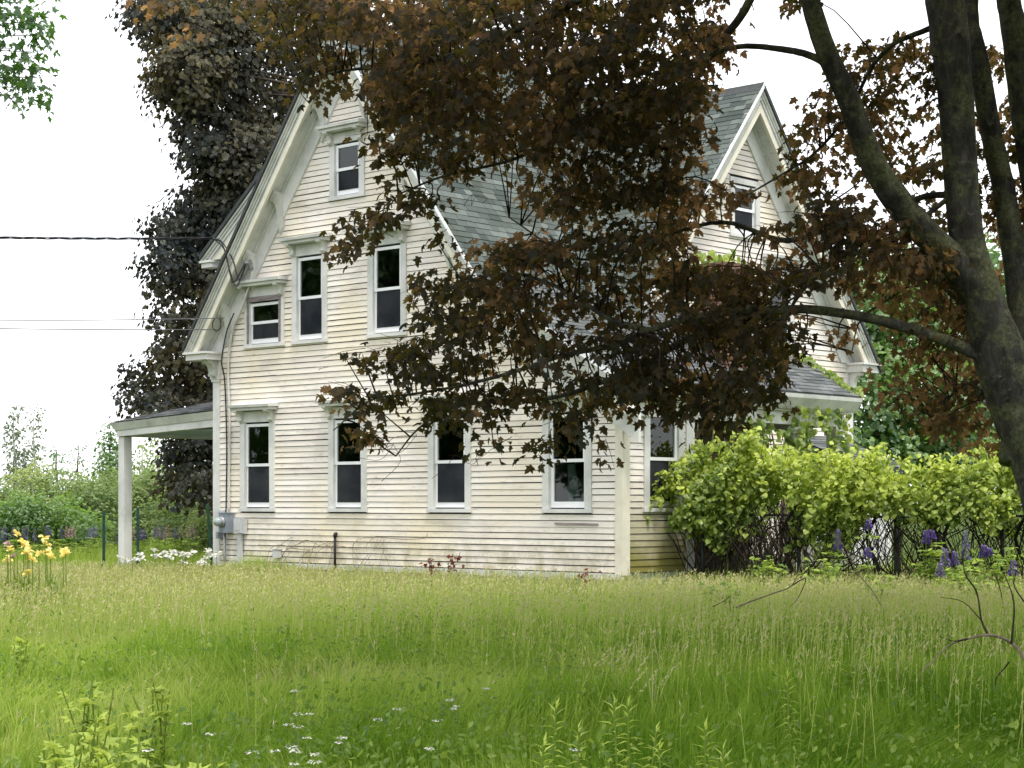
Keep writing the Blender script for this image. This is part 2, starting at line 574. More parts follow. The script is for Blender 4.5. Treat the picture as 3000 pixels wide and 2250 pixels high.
def leaves(name, pos, tip, nrm, size, tone, shape, mat, curl=0.6):
    """numpy leaf field -> mesh; every leaf its own piece of geometry"""
    T = unit(tip)
    N = unit(nrm - T * np.sum(nrm * T, -1, keepdims=True))
    B = np.cross(T, N)
    sv, st = shape
    k = len(sv)
    n = len(pos)
    sz = np.asarray(size)[:, None, None]
    # every blade curls and folds by its own amount
    zc = sv[None, :, 2] - RNG.uniform(-0.2, 1.0, (n, 1)) * curl * 0.6 * sv[None, :, 1] ** 2 + RNG.uniform(-0.4, 0.8, (n, 1)) * curl * np.abs(sv[None, :, 0])
    wx = RNG.uniform(0.8, 1.1, (n, 1)) * sv[None, :, 0]
    V = pos[:, None, :] + sz * (wx[..., None] * B[:, None, :] + sv[None, :, 1:2] * T[:, None, :] + zc[..., None] * N[:, None, :])
    tris = (st[None] + (np.arange(n) * k)[:, None, None]).reshape(-1, 3)
    return np_mesh(name, V.reshape(-1, 3), tris, mat, np.repeat(tone, k))


def rand_unit(n):
    return unit(RNG.normal(size=(n, 3)))


def spray(orig, dirs, nper, length, lsize, droop=0.5, spread=0.14, tilt=0.75, outward=0.0):
    """leaves set along short twigs; returns pos, tip, normal, size"""
    m = len(orig)
    k = np.tile(np.arange(nper), m)
    o = np.repeat(orig, nper, 0)
    d = unit(np.repeat(dirs, nper, 0))
    frac = (k + RNG.uniform(0, 0.8, m * nper)) / nper
    side = np.where(k % 2 == 0, 1.0, -1.0)[:, None]
    up = np.array([0, 0, 1.0])
    lat = unit(np.cross(d, up) + 1e-6)
    pos = o + d * (frac * length)[:, None] + lat * side * (RNG.uniform(0.15, 1, m * nper) * spread)[:, None] + RNG.normal(0, spread * 0.35, (m * nper, 3))
    pos[:, 2] -= frac ** 2 * length * 0.25
    tip = d * RNG.uniform(0.1, 0.9, (m * nper, 1)) + lat * side * RNG.uniform(0.2, 1.1, (m * nper, 1)) + RNG.normal(0, 0.25, (m * nper, 3))
    tip[:, 2] -= RNG.uniform(0.1, 1.4, m * nper) * droop
    nrm = np.tile(up, (m * nper, 1)) + d * np.array([1, 1, 0]) * outward + RNG.normal(0, tilt, (m * nper, 3))
    size = lsize * RNG.uniform(0.6, 1.15, m * nper)
    return pos, tip, nrm, size


# ================================================================== the ground
def ground():
    n = 90
    c = np.concatenate([np.linspace(-400, -40, 12)[:-1], np.linspace(-40, 40, n), np.linspace(40, 400, 12)[1:]])
    r = np.concatenate([np.linspace(-300, 0, 8)[:-1], np.linspace(0, 75, n), np.linspace(75, 600, 14)[1:]])
    X, Y = np.meshgrid(c, r, indexing='ij')
    Z = 0.03 * np.sin(X * 1.3 + Y * 0.7) * np.cos(Y * 0.9) + 0.02 * np.sin(X * 3.1) * np.sin(Y * 2.3)
    V = np.stack([X, Y, Z - 0.03], -1).reshape(-1, 3)
    nr = len(r)
    i = np.arange(len(c) - 1)[:, None] * nr + np.arange(nr - 1)[None]
    i = i.ravel()
    tris = np.concatenate([np.stack([i, i + nr, i + nr + 1], -1), np.stack([i, i + nr + 1, i + 1], -1)])
    o = link(bpy.data.objects.new('ground', np_mesh('ground', V, tris, 'soil_turf', smooth=True)))
    tag(o, 'flat field of turf under the long grass', kind='structure')


ground()

# ================================================================== the house
HX, HY, HROT = -5.87, 37.0, -math.atan2(0.674, 0.738)
CR, SR = math.cos(HROT), math.sin(HROT)


def W(s, t, z):
    """house coordinates (s along the front, t to the back) -> world"""
    return np.array([HX + CR * s - SR * t, HY + SR * s + CR * t, z])


house = empty('farmhouse', (HX, HY, 0), HROT)
tag(house, 'weathered cream clapboard farmhouse with steep gables and grey shingled roofs', 'house')

S0, APEX, PITCH = 3.86, 10.32, 1.325
APX, PITCHX = 9.76, 1.225          # cross gable on the right side
BACK = 10.85                       # rear of the main body
KINK, SHED = 7.62, 0.585
TC = 6.95                         # centre of the cross gable on the right side
OV = 0.44                         # rake overhang
EXPO = 0.105
ZB = 0.42


def zroof(s):
    if s <= KINK:
        return APEX - PITCH * abs(s - S0)
    return APEX - PITCH * (KINK - S0) - SHED * (s - KINK)


FRIEZE = 0.56                     # vertical drop from shingles to soffit


def front_outline(z):
    """extent of the front wall at height z"""
    lo = max(0.0, S0 - (APEX - FRIEZE - z) / PITCH)
    zk = zroof(KINK) - FRIEZE
    if z > zk:
        hi = S0 + (APEX - FRIEZE - z) / PITCH
    else:
        hi = min(10.35, KINK + (zk - z) / SHED)
    return lo, hi


def cross_outline(z):
    w = (APX - FRIEZE - z) / PITCHX
    return max(TC - 3.9, TC - w), min(TC + 3.9, TC + w)


N_CLAP = [0]


def wall(name, frame, outline, z0, z1, holes, openings, mat, as_objects=True, a_clip=None):
    """sheathing sheet with openings + one object per clapboard. frame(a, out, z) -> house coordinates"""
    sh = MB()
    step = EXPO
    rows = int((z1 - z0) / step)
    pieces = []
    for r in range(rows + 1):
        zb = z0 + r * step
        zt = min(zb + step, z1)
        zm = (zb + zt) / 2
        lo, hi = outline(zm)
        if a_clip:
            lo, hi = max(lo, a_clip[0]), min(hi, a_clip[1])
        if hi - lo < 0.06:
            continue
        for hs, dst in ((holes, pieces), (openings, None)):
            segs = [(lo, hi)]
            for (a0, a1, b0, b1) in hs:
                if b0 < zm < b1:
                    new = []
                    for (p, q) in segs:
                        if a1 <= p or a0 >= q:
                            new.append((p, q))
                        else:
                            if a0 > p:
                                new.append((p, a0))
                            if a1 < q:
                                new.append((a1, q))
                    segs = new
            for (p, q) in segs:
                if q - p < 0.02:
                    continue
                if dst is None:
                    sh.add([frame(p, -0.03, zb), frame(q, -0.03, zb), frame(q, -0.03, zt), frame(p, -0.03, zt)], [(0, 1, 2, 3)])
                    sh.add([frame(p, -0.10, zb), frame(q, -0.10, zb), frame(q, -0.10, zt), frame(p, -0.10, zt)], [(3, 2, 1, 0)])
                else:
                    dst.append((p, q, zb, zt))
    cut = []
    for (p, q, zb, zt) in pieces:
        if q - p > 2.6 and random.random() < 0.38:
            c = random.uniform(p + 0.8, q - 0.8)
            cut += [(p, c - 0.002, zb, zt), (c + 0.002, q, zb, zt)]
        else:
            cut.append((p, q, zb, zt))
    pieces = cut
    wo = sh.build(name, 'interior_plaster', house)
    rest = MB()
    for (p, q, zb, zt) in pieces:
        j = random.uniform(-0.005, 0.005)
        tb = 0.014 + random.uniform(-0.002, 0.004)
        zb += 0.013
        tilt = random.uniform(-0.006, 0.006)
        pts = [frame(p, -0.012, zb + j), frame(q, -0.012, zb + j + tilt), frame(q, tb, zb + j + tilt), frame(p, tb, zb + j),
               frame(p, -0.012, zt), frame(q, -0.012, zt), frame(q, 0.004, zt), frame(p, 0.004, zt)]
        if as_objects and N_CLAP[0] < 345:
            N_CLAP[0] += 1
            m = MB()
            m.hexa(pts)
            m.build('clapboard', mat, wo)
        else:
            rest.hexa(pts)
    if rest.v:
        o = rest.build('clapboards', mat, wo)
        o['kind'] = 'stuff'
    return wo


BRACKET = [(0, 0), (0.97, 0), (1.0, -0.10), (0.92, -0.20), (0.80, -0.17), (0.66, -0.22), (0.50, -0.36), (0.38, -0.58), (0.35, -0.78),
           (0.42, -0.90), (0.36, -1.02), (0.22, -1.0), (0.18, -1.12), (0.0, -1.2)]


def window(frame, a0, a1, z0, z1, hood=True, lower_screen=True, bare=False, casing=0.14, hood_up=0.34, meeting=0.5):
    """frame(a, out, z); a0..a1, z0..z1 the sash outline. The casing is the part; sashes, panes, hood are its pieces."""
    c = MB()

    def bx(m, p, q, o0, o1, b, t):
        m.hexa([frame(p, o0, b), frame(q, o0, b), frame(q, o1, b), frame(p, o1, b), frame(p, o0, t), frame(q, o0, t), frame(q, o1, t), frame(p, o1, t)])

    cm = casing
    bx(c, a0 - cm, a0, -0.05, 0.035, z0 - 0.02, z1 + 0.03)
    bx(c, a1, a1 + cm, -0.05, 0.035, z0 - 0.02, z1 + 0.03)
    bx(c, a0 - cm, a1 + cm, -0.05, 0.033, z1 + 0.031, z1 + (hood_up - 0.10 if hood else 0.14))
    w = c.build('window', 'paint_trim', house)
    if bare:
        l = MB()
        bx(l, a0 - 0.055, a0 - 0.002, 0.036, 0.05, z0, z1 + 0.02)
        bx(l, a1 + 0.002, a1 + 0.055, 0.036, 0.05, z0, z1 + 0.02)
        bx(l, a0 - 0.055, a1 + 0.055, 0.036, 0.052, z1 + 0.021, z1 + 0.12)
        l.build('stripped_lining', 'bare_wood', w)
    s = MB()
    bx(s, a0 - cm - 0.02, a1 + cm + 0.02, -0.05, 0.055, z0 - 0.085, z0 - 0.021)
    s.build('sill', 'paint_trim', w)
    zm = z0 + (z1 - z0) * meeting
    fw = 0.062
    for (b, t, off, nm) in ((zm - 0.02, z1 - 0.002, -0.020, 'upper_sash'), (z0, zm + 0.035, -0.045, 'lower_sash')):
        f = MB()
        lowrail = 0.10 if nm == 'lower_sash' else 0.055
        bx(f, a0 + 0.001, a0 + fw, off - 0.03, off + 0.015, b, t)
        bx(f, a1 - fw, a1 - 0.001, off - 0.03, off + 0.015, b, t)
        bx(f, a0 + fw, a1 - fw, off - 0.03, off + 0.013, b, b + lowrail)
        bx(f, a0 + fw, a1 - fw, off - 0.03, off + 0.013, t - 0.055, t)
        f.build(nm, 'vinyl_white', w)
        g = MB()
        bx(g, a0 + fw - 0.004, a1 - fw + 0.004, off - 0.014, off - 0.008, b + lowrail - 0.004, t - 0.051)
        g.build('pane', 'window_glass', w)
    if lower_screen:
        g = MB()
        bx(g, a0 + fw * 0.8, a1 - fw * 0.8, -0.024, -0.022, z0 + 0.09, zm + 0.0)
        g.build('insect_screen', 'insect_screen', w)
    if hood:
        h = MB()
        zt = z1 + hood_up
        e = cm + 0.11
        h.hexa([frame(a0 - e, -0.01, zt - 0.02), frame(a1 + e, -0.01, zt - 0.02), frame(a1 + e, 0.27, zt - 0.03), frame(a0 - e, 0.27, zt - 0.03),
                frame(a0 - e, -0.01, zt + 0.06), frame(a1 + e, -0.01, zt + 0.06), frame(a1 + e, 0.28, zt + 0.02), frame(a0 - e, 0.28, zt + 0.02)])
        bx(h, a0 - e + 0.04, a1 + e - 0.04, -0.01, 0.22, zt - 0.085, zt - 0.031)
        h.build('hood', 'paint_trim', w)
        for a in (a0 - cm * 0.55, a1 + cm * 0.55):
            m = MB()
            m.prism([(x * 0.19, y * 0.20) for x, y in BRACKET], lambda o, z: frame(a - 0.05, o + 0.034, zt - 0.086 + z), lambda o, z: frame(a + 0.05, o + 0.034, zt - 0.086 + z))
            m.build('bracket', 'paint_cornice', w)
    return w


def f_front(a, o, z):
    return (a, -o, z)


def f_right(a, o, z):            # side wall of the shed addition
    return (10.35 + o, a, z)


def f_cross(a, o, z):
    return (7.8 + o, a, z)


def f_left(a, o, z):             # walls that face the far left
    return (-o, a, z)


# windows: sash outlines on the front (s0, s1, z0, z1)
WIN_F = [(0.94, 1.68, 1.48, 3.09, {}), (3.50, 4.25, 1.48, 3.09, {}), (6.11, 6.87, 1.48, 3.06, {}), (8.80, 9.58, 1.48, 3.02, dict(lower_screen=False)),
         (1.08, 1.96, 4.64, 5.42, dict(bare=True, hood_up=0.40)), (2.47, 3.18, 4.64, 6.18, {}), (4.56, 5.28, 4.64, 6.18, {}),
         (3.53, 4.19, 7.24, 8.17, dict(hood_up=0.32))]
WIN_R = [(0.67, 1.45, 1.50, 3.05, dict(hood=False))]
WIN_X = [(TC - 0.36, TC + 0.36, 6.86, 7.80, dict(hood=False)), (TC + 0.85, TC + 1.58, 4.70, 6.15, {})]


def holes_of(ws, cas=0.14):
    h, o = [], []
    for (a0, a1, z0, z1, k) in ws:
        h.append((a0 - cas + 0.01, a1 + cas - 0.01, z0 - 0.07, z1 + (k.get('hood_up', 0.34) - 0.11 if k.get('hood', True) else 0.13)))
        o.append((a0, a1, z0, z1))
    return h, o


hf, of = holes_of(WIN_F)
wall('front_wall', f_front, front_outline, ZB, 9.7, hf, of, 'paint_clapboard')
hr, orr = holes_of(WIN_R)
wall('side_wall', f_right, lambda z: (0.0, 1.78), ZB, 3.22, hr, orr, 'paint_clapboard_mossy')
hx, ox = holes_of(WIN_X)
wall('cross_gable_wall', f_cross, cross_outline, ZB, 9.2, hx, ox, 'paint_clapboard')
for (lst, fr) in ((WIN_F, f_front), (WIN_R, f_right), (WIN_X, f_cross)):
    for (a0, a1, z0, z1, k) in lst:
        window(fr, a0, a1, z0, z1, **k)

# hidden walls that close the body
m = MB()
m.box(0.02, 0.12, 0.03, BACK, ZB, 5.0)
m.prism([(0.02, ZB), (7.78, ZB), (7.78, 4.8), (S0, 9.8), (0.02, 4.8)], lambda s, z: (s, (BACK - 0.1), z), lambda s, z: (s, BACK, z))
m.box(7.70, 7.76, 0.05, TC - 3.9, ZB, 5.0)
m.box(7.85, 10.30, 1.78, 1.86, ZB, 3.3)
m.add([(0, 0.05, 0.45), (10.3, 0.05, 0.45), (10.3, 1.7, 0.45), (7.7, 1.7, 0.45), (7.7, (BACK - 0.1), 0.45), (0, (BACK - 0.1), 0.45)], [(0, 1, 2, 3, 4, 5)])
m.box(0.13, 7.69, 0.11, (BACK - 0.2), 4.05, 4.30)
m.box(0.13, 7.69, 3.4, 3.5, 0.5, 4.0)
m.prism([(0.13, 4.3), (7.69, 4.3), (7.69, 4.7), (S0, 9.3), (0.13, 4.7)], lambda s, z: (s, 3.4, z), lambda s, z: (s, 3.5, z))
m.build('inner_partitions', 'interior_plaster', house)
# back of the porch, clapboarded plainly
m = MB()
for r in range(36):
    zb = ZB + r * EXPO
    m.hexa([(7.76, 1.86, zb), (7.76, TC - 3.86, zb), (7.785 + 0.02, TC - 3.86, zb), (7.785 + 0.02, 1.86, zb),
            (7.76, 1.86, zb + EXPO + 0.01), (7.76, TC - 3.86, zb + EXPO + 0.01), (7.785, TC - 3.86, zb + EXPO + 0.01), (7.785, 1.86, zb + EXPO + 0.01)])
o = m.build('clapboards', 'paint_clapboard', house)
o['kind'] = 'stuff'
# left side, seen only from further left
m = MB()
for r in range(38):
    zb = ZB + r * EXPO
    m.hexa([(0.03, 0.02, zb), (-0.02, 0.02, zb), (-0.02, (BACK - 0.1), zb), (0.03, (BACK - 0.1), zb), (0.03, 0.02, zb + EXPO), (0.0, 0.02, zb + EXPO), (0.0, (BACK - 0.1), zb + EXPO), (0.03, (BACK - 0.1), zb + EXPO)])
o = m.build('clapboards', 'paint_clapboard', house)
o['kind'] = 'stuff'

# foundation
m = MB()
m.box(0.03, 10.31, 0.02, 0.25, -0.1, ZB)
m.box(10.08, 10.32, 0.02, 1.78, -0.1, ZB)
m.box(7.55, 7.78, TC - 3.9, TC + 3.9, -0.1, ZB)
m.box(0.03, 0.25, 0.25, (BACK - 0.1), -0.1, ZB)
m.build('foundation', 'foundation_stone', house)


# ---- roofs
def slab(corners, thick=0.09):
    """corners: 4 points of the upper face; returns MB"""
    m = MB()
    lo = [(x, y, z - thick) for x, y, z in corners]
    return m.hexa(lo + list(corners))


ZE = zroof(-0.42)
slab([(-0.42, -OV - 0.03, ZE), (S0, -OV - 0.03, APEX), (S0, BACK + 0.3, APEX), (-0.42, BACK + 0.3, ZE)]).build('left_roof_slope', 'shingle_green', house)
zk = zroof(KINK)
ROOF_MAIN = slab([(S0, -OV - 0.03, APEX), (KINK, -OV - 0.03, zk), (KINK, BACK + 0.3, zk), (S0, BACK + 0.3, APEX)]).build('main_roof_slope', 'shingle_green', house)
SE = 10.72
zse = zroof(SE)
ROOF_SHED = slab([(KINK - 0.05, -OV - 0.03, zk + 0.03), (SE, -OV - 0.03, zse), (SE, 6.55, zse), (KINK - 0.05, 6.55, zk + 0.03)]).build('shed_roof', 'shingle_grey', house)
zxe = APX - PITCHX * 4.35
ROOF_CROSS = slab([(7.8 + OV + 0.03, TC, APX), (3.9, TC, APX), (3.9, TC - 4.35, zxe), (7.8 + OV + 0.03, TC - 4.35, zxe)]).build('cross_roof_slope', 'shingle_green', house)
slab([(3.9, TC, APX), (7.8 + OV + 0.03, TC, APX), (7.8 + OV + 0.03, TC + 4.35, zxe), (3.9, TC + 4.35, zxe)]).build('cross_roof_back_slope', 'shingle_green', house)

# shingles: wedge-shaped tabs laid in courses
TAB = (np.array([(0, -0.01, 0.002), (1, -0.01, 0.002), (1, 1.0, 0.001), (0, 1.0, 0.001), (0, -0.01, 0.013), (1, -0.01, 0.013), (1, 1.0, 0.003), (0, 1.0, 0.003)]),
       [(4, 5, 6, 7), (0, 1, 5, 4), (1, 2, 6, 5), (3, 0, 4, 7)])
TAB_TRI = np.array([(4, 5, 6), (4, 6, 7), (0, 1, 5), (0, 5, 4), (1, 2, 6), (1, 6, 5), (3, 0, 4), (3, 4, 7)])


def shingle_tabs(roof, eave_a, eave_b, top_a, mat, n_obj, pick, keep=None, expo=0.14, tab=0.31):
    """eave_a -> eave_b along the eave, eave_a -> top_a up the slope. pick(centre) ranks the tabs that become objects."""
    A, B, C = (np.array(v, float) for v in (eave_a, eave_b, top_a))
    ex = B - A
    Lx = np.linalg.norm(ex)
    ex /= Lx
    ey = C - A
    Ly = np.linalg.norm(ey)
    ey /= Ly
    ez = np.cross(ex, ey)
    rows = int(Ly / expo)
    tabs = []
    for r in range(rows):
        y = r * expo
        x = -(r % 3) * tab / 3.0 - random.uniform(0, 0.05)
        while x < Lx:
            w = tab * random.choice((0.62, 0.85, 1.0, 1.15))
            x0, x1 = max(x, -0.01), min(x + w - 0.006, Lx + 0.01)
            if x1 - x0 > 0.03:
                c = A + ex * (x0 + x1) / 2 + ey * (y + expo / 2)
                if keep is None or keep(c):
                    tabs.append((x0, x1 - x0, y + random.uniform(-0.006, 0.006), c, random.choice((0.1, 0.35, 0.5, 0.6, 0.75, 0.95)), random.uniform(0.7, 1.3)))
            x += w
    tabs.sort(key=lambda q: pick(q[3]))
    Rm = Matrix(((ex[0], ey[0], ez[0]), (ex[1], ey[1], ez[1]), (ex[2], ey[2], ez[2])))
    eul = Rm.to_euler()
    protos = {}
    vs, tn = [], []
    for i, (x, w, y, c, tone, th) in enumerate(tabs):
        if i < n_obj:
            if tone not in protos:
                protos[tone] = np_mesh('shingle', TAB[0], TAB_TRI, mat, np.full(8, tone))
            o = bpy.data.objects.new('shingle', protos[tone])
            o.location = tuple(A + ex * x + ey * y)
            o.rotation_euler = eul
            o.scale = (w, expo * 1.05, th)
            link(o, roof)
        else:
            q = TAB[0] * np.array([w, expo * 1.05, th])
            vs.append(A + ex * x + ey * y + q[:, 0:1] * ex + q[:, 1:2] * ey + q[:, 2:3] * ez)
            tn.append(np.full(8, tone))
    if vs:
        n = len(vs)
        tri = (TAB_TRI[None] + (np.arange(n) * 8)[:, None, None]).reshape(-1, 3)
        o = link(bpy.data.objects.new('shingles', np_mesh('shingles', np.concatenate(vs), tri, mat, np.concatenate(tn))), roof)
        o['kind'] = 'stuff'


def proj(c):
    """house point -> photo pixel"""
    p = W(*c)
    return 1500 + FPX * p[0] / p[1], YH - FPX * (p[2] - EYE) / p[1]


def dist_to(px, py):
    return lambda c: (lambda q: (q[0] - px) ** 2 + (q[1] - py) ** 2)(proj(c))


shingle_tabs(ROOF_MAIN, (KINK, -OV - 0.03, zk), (KINK, BACK - 0.5, zk), (S0, -OV - 0.03, APEX), 'shingle_green', 100, dist_to(1450, 600),
             keep=lambda c: c[1] < 2.75 + (c[2] - 4.4) * 0.85)
shingle_tabs(ROOF_SHED, (SE, -OV - 0.03, zse), (SE, 6.55, zse), (KINK - 0.05, -OV - 0.03, zk + 0.03), 'shingle_grey', 100, dist_to(2350, 1070))
shingle_tabs(ROOF_CROSS, (3.9, TC - 4.35, zxe), (7.8 + OV + 0.03, TC - 4.35, zxe), (3.9, TC, APX), 'shingle_green', 100, dist_to(2130, 420),
             keep=lambda c: APEX - PITCH * (c[0] - S0) < c[2] + 0.12)
# ridge caps
for (a, b) in (((S0, -OV - 0.03, APEX), (S0, BACK + 0.3, APEX)), ((S0 + 0.42, TC, APX), (7.8 + OV + 0.03, TC, APX))):
    m = MB()
    a, b = np.array(a), np.array(b)
    d = unit(b - a)
    lat = np.array([d[1], -d[0], 0])
    for sgn in (1, -1):
        e = lat * sgn * 0.13 + np.array([0, 0, -0.13 * PITCH])
        m.add([a + (0, 0, 0.03), b + (0, 0, 0.03), b + e + (0, 0, 0.03), a + e + (0, 0, 0.03)], [(0, 1, 2, 3)])
    m.build('ridge_cap', 'drip_dark', house)


# ---- rake cornices. line(a) gives the roof height; pos(a, out, z) the house point
def rake(line, pos, a0, a1, root, zret=-9.0, edge='drip_dark', OV=OV):
    """a0 low end, a1 high end; everything below zret is cut off level for the eave return"""
    sg = 1.0 if a1 > a0 else -1.0
    zl, zh = line(a0), line(a1)
    slope = (zh - zl) / abs(a1 - a0)

    def at(z, d):                    # position along the rake where the line dropped by d reaches z
        return a0 + sg * (z - zl + d) / slope

    def band(m, d0, d1, o1, o0):
        poly = [(a1, zh - d0), (a1, zh - d1)]
        if zl - d1 >= zret:
            poly += [(a0, zl - d1), (a0, zl - d0)]
        else:
            poly += [(at(zret, d1), zret)]
            poly += [(a0, zret), (a0, zl - d0)] if zl - d0 > zret else [(at(zret, d0), zret)]
        m.prism(poly, lambda a, z: pos(a, o0, z), lambda a, z: pos(a, o1, z))

    m = MB()
    for d0, d1, o1 in ((0.10, 0.16, OV + 0.01), (0.161, 0.22, OV - 0.02), (0.221, 0.30, OV - 0.045), (0.301, 0.40, OV - 0.07)):
        band(m, d0, d1, o1, OV - 0.14)
    b = m.build('bargeboard', 'paint_cornice', root)
    m = MB()
    band(m, 0.405, 0.56, OV - 0.050, OV - 0.11)
    m.build('bead', 'paint_cream_bead', b)
    m = MB()
    band(m, -0.005, 0.095, OV + 0.045, OV - 0.05)
    m.build('drip_edge', edge, b)
    m = MB()
    band(m, 0.46, 0.50, OV - 0.115, -0.02)
    m.build('soffit', 'paint_cornice', b)
    m = MB()
    band(m, 0.505, 1.00, 0.05, -0.02)
    m.build('frieze', 'paint_trim', b)
    m = MB()
    band(m, 0.505, 0.57, 0.10, 0.051)
    m.build('bed_moulding', 'paint_cornice', b)
    return b


ZR = 4.53                         # top of the left eave return
rk = rake(zroof, lambda a, o, z: (a, -o, z), -0.42, S0, house, ZR)
for s in (0.50, 1.25, 2.05, 3.25):
    zt = zroof(s) - 0.50
    m = MB()
    m.prism([(x * 0.30, y * 0.52 - (0.10 if x < 0.3 else 0)) for x, y in BRACKET], lambda o, z: (s - 0.055, -o, zt + z - 0.05), lambda o, z: (s + 0.055, -o, zt + z + 0.09))
    m.build('bracket', 'paint_cornice', rk)
rk = rake(zroof, lambda a, o, z: (a, -o, z), KINK, S0, house, edge='vinyl_white')
for s in (4.35, 5.4, 6.5):
    zt = zroof(s) - 0.50
    m = MB()
    m.prism([(x * 0.30, y * 0.52 - (0.10 if x < 0.3 else 0)) for x, y in BRACKET], lambda o, z: (s - 0.055, -o, zt + z + 0.09), lambda o, z: (s + 0.055, -o, zt + z - 0.05))
    m.build('bracket', 'paint_cornice', rk)
rake(lambda a: zroof(a) - 0.0, lambda a, o, z: (a, -o, z), SE, KINK, house, edge='vinyl_white')
cross_line = lambda t: APX - PITCHX * abs(t - TC)
ZRX = 4.52
rake(cross_line, lambda a, o, z: (7.8 + o, a, z), TC - 4.35, TC, house, ZRX, 'vinyl_white')
rake(cross_line, lambda a, o, z: (7.8 + o, a, z), TC + 4.35, TC, house, ZRX)

# eave returns (boxed corners) with their brackets
m = MB()
m.box(-0.40, 0.24, -OV + 0.02, 0.02, ZR - 0.16, ZR - 0.045)
m.box(-0.44, 0.27, -OV - 0.03, 0.02, ZR - 0.044, ZR - 0.002)
er = m.build('eave_return', 'paint_trim', house)
m = MB()
m.box(-0.02, 0.20, -0.06, 0.02, ZR - 0.47, ZR - 0.161)
m.build('frieze_block', 'paint_trim', er)
m = MB()
m.prism([(x * 0.32, y * 0.30) for x, y in BRACKET], lambda o, z: (-o - 0.04, -0.05, ZR - 0.162 + z), lambda o, z: (-o - 0.04, 0.08, ZR - 0.162 + z))
m.build('bracket', 'paint_cornice', er)
m = MB()
m.prism([(x * 0.25, y * 0.30) for x, y in BRACKET], lambda o, z: (0.02, -o - 0.062, ZR - 0.162 + z), lambda o, z: (0.15, -o - 0.062, ZR - 0.162 + z))
m.build('bracket', 'paint_cornice', er)
m = MB()
m.box(7.6, 7.8 + OV - 0.02, TC + 3.70, TC + 4.33, ZRX - 0.20, ZRX - 0.045)
m.box(7.6, 7.8 + OV + 0.03, TC + 3.66, TC + 4.37, ZRX - 0.044, ZRX - 0.002)
er = m.build('eave_return', 'paint_trim', house)
m = MB()
m.prism([(x * 0.28, y * 0.36) for x, y in BRACKET], lambda o, z: (7.85 + o, TC + 3.75, ZRX - 0.202 + z), lambda o, z: (7.85 + o, TC + 3.88, ZRX - 0.202 + z))
m.build('bracket', 'paint_cornice', er)
# left eave soffit and fascia along the long side
m = MB()
m.box(-0.40, 0.02, 0.025, BACK + 0.2, ZR - 0.16, ZR - 0.12)
m.box(-0.43, -0.38, -OV + 0.05, BACK + 0.2, ZR - 0.118, ZE - 0.10)
m.build('eave_cornice', 'paint_cornice', house)

# corner boards
m = MB()
m.box(-0.03, 0.17, -0.035, 0.02, ZB - 0.02, ZR - 0.47)
m.box(-0.035, 0.0, 0.021, 0.2, ZB - 0.02, ZR - 0.47)
m.box(-0.07, 0.21, -0.075, 0.10, ZR - 0.53, ZR - 0.48)
m.box(-0.055, 0.195, -0.06, 0.08, ZR - 0.58, ZR - 0.53)
m.build('corner_board', 'paint_trim', house)
m = MB()
m.box(10.225, 10.38, -0.035, 0.0, ZB - 0.03, 3.15)
m.box(10.34, 10.385, 0.001, 0.15, ZB - 0.03, 3.15)
m.build('corner_board', 'paint_cream_bead', house)
m = MB()
m.box(10.20, 10.384, 1.66, 1.88, ZB - 0.03, 3.15)
m.build('corner_board', 'paint_trim', house)
m = MB()
m.box(7.77, 7.84, TC + 3.72, TC + 3.92, ZB, ZRX - 0.2)
m.build('corner_board', 'paint_trim', house)
m = MB()
m.box(0.0, 10.37, -0.045, 0.0, ZB - 0.10, ZB - 0.004)
m.build('water_table', 'paint_trim', house)

# shed eave cornice along the right side
zc = zse
m = MB()
m.prism([(SE + 0.03, zc - 0.03), (SE + 0.02, zc - 0.10), (SE - 0.10, zc - 0.26), (SE - 0.14, zc - 0.30), (SE - 0.20, zc - 0.30), (SE - 0.20, zc - 0.03)],
        lambda s, z: (s, -OV + 0.02, z), lambda s, z: (s, 6.55, z))
ec = m.build('shed_eave_cornice', 'paint_cornice', house)
m = MB()
m.box(10.34, SE - 0.20, -OV + 0.08, 6.5, zc - 0.33, zc - 0.305)
m.build('soffit', 'paint_trim', ec)
m = MB()
m.box(10.30, 10.42, 0.02, 6.45, zc - 0.56, zc - 0.335)
m.build('frieze', 'paint_trim', ec)
m = MB()
m.box(7.8, 10.30, 6.30, 6.42, zc - 0.56, zc - 0.335)
m.add([(7.8, 6.40, zc - 0.335), (10.42, 6.40, zc - 0.335), (10.42, 6.40, zc - 0.02), (7.8, 6.40, zroof(7.8) - 0.1)], [(0, 1, 2, 3)])
m.build('porch_end', 'paint_trim', ec)
# end of the porch: post and floor
for (s, t) in ((10.30, 6.28), (10.30, 4.9)):
    m = MB()
    m.box(s - 0.10, s + 0.10, t - 0.10, t + 0.10, 0.3, zc - 0.56)
    m.box(s - 0.13, s + 0.13, t - 0.13, t + 0.13, zc - 0.72, zc - 0.562)
    m.build('porch_post', 'paint_trim', house)
m = MB()
m.box(7.8, 10.4, 1.9, 6.4, 0.22, 0.32)
m.build('side_porch_floor', 'bare_wood', house)

# low entry with its own little roof beyond the porch
m = MB()
m.box(7.82, 9.2, 8.75, 10.15, 0.1, 2.25)
en = m.build('entry', 'paint_trim', house)
r_en = slab([(7.8, 8.55, 2.95), (9.45, 8.55, 2.28), (9.45, 10.35, 2.28), (7.8, 10.35, 2.95)]).build('entry_roof', 'shingle_grey', house)
shingle_tabs(r_en, (9.45, 8.55, 2.28), (9.45, 10.35, 2.28), (7.8, 8.55, 2.95), 'shingle_grey', 0, lambda c: 0)

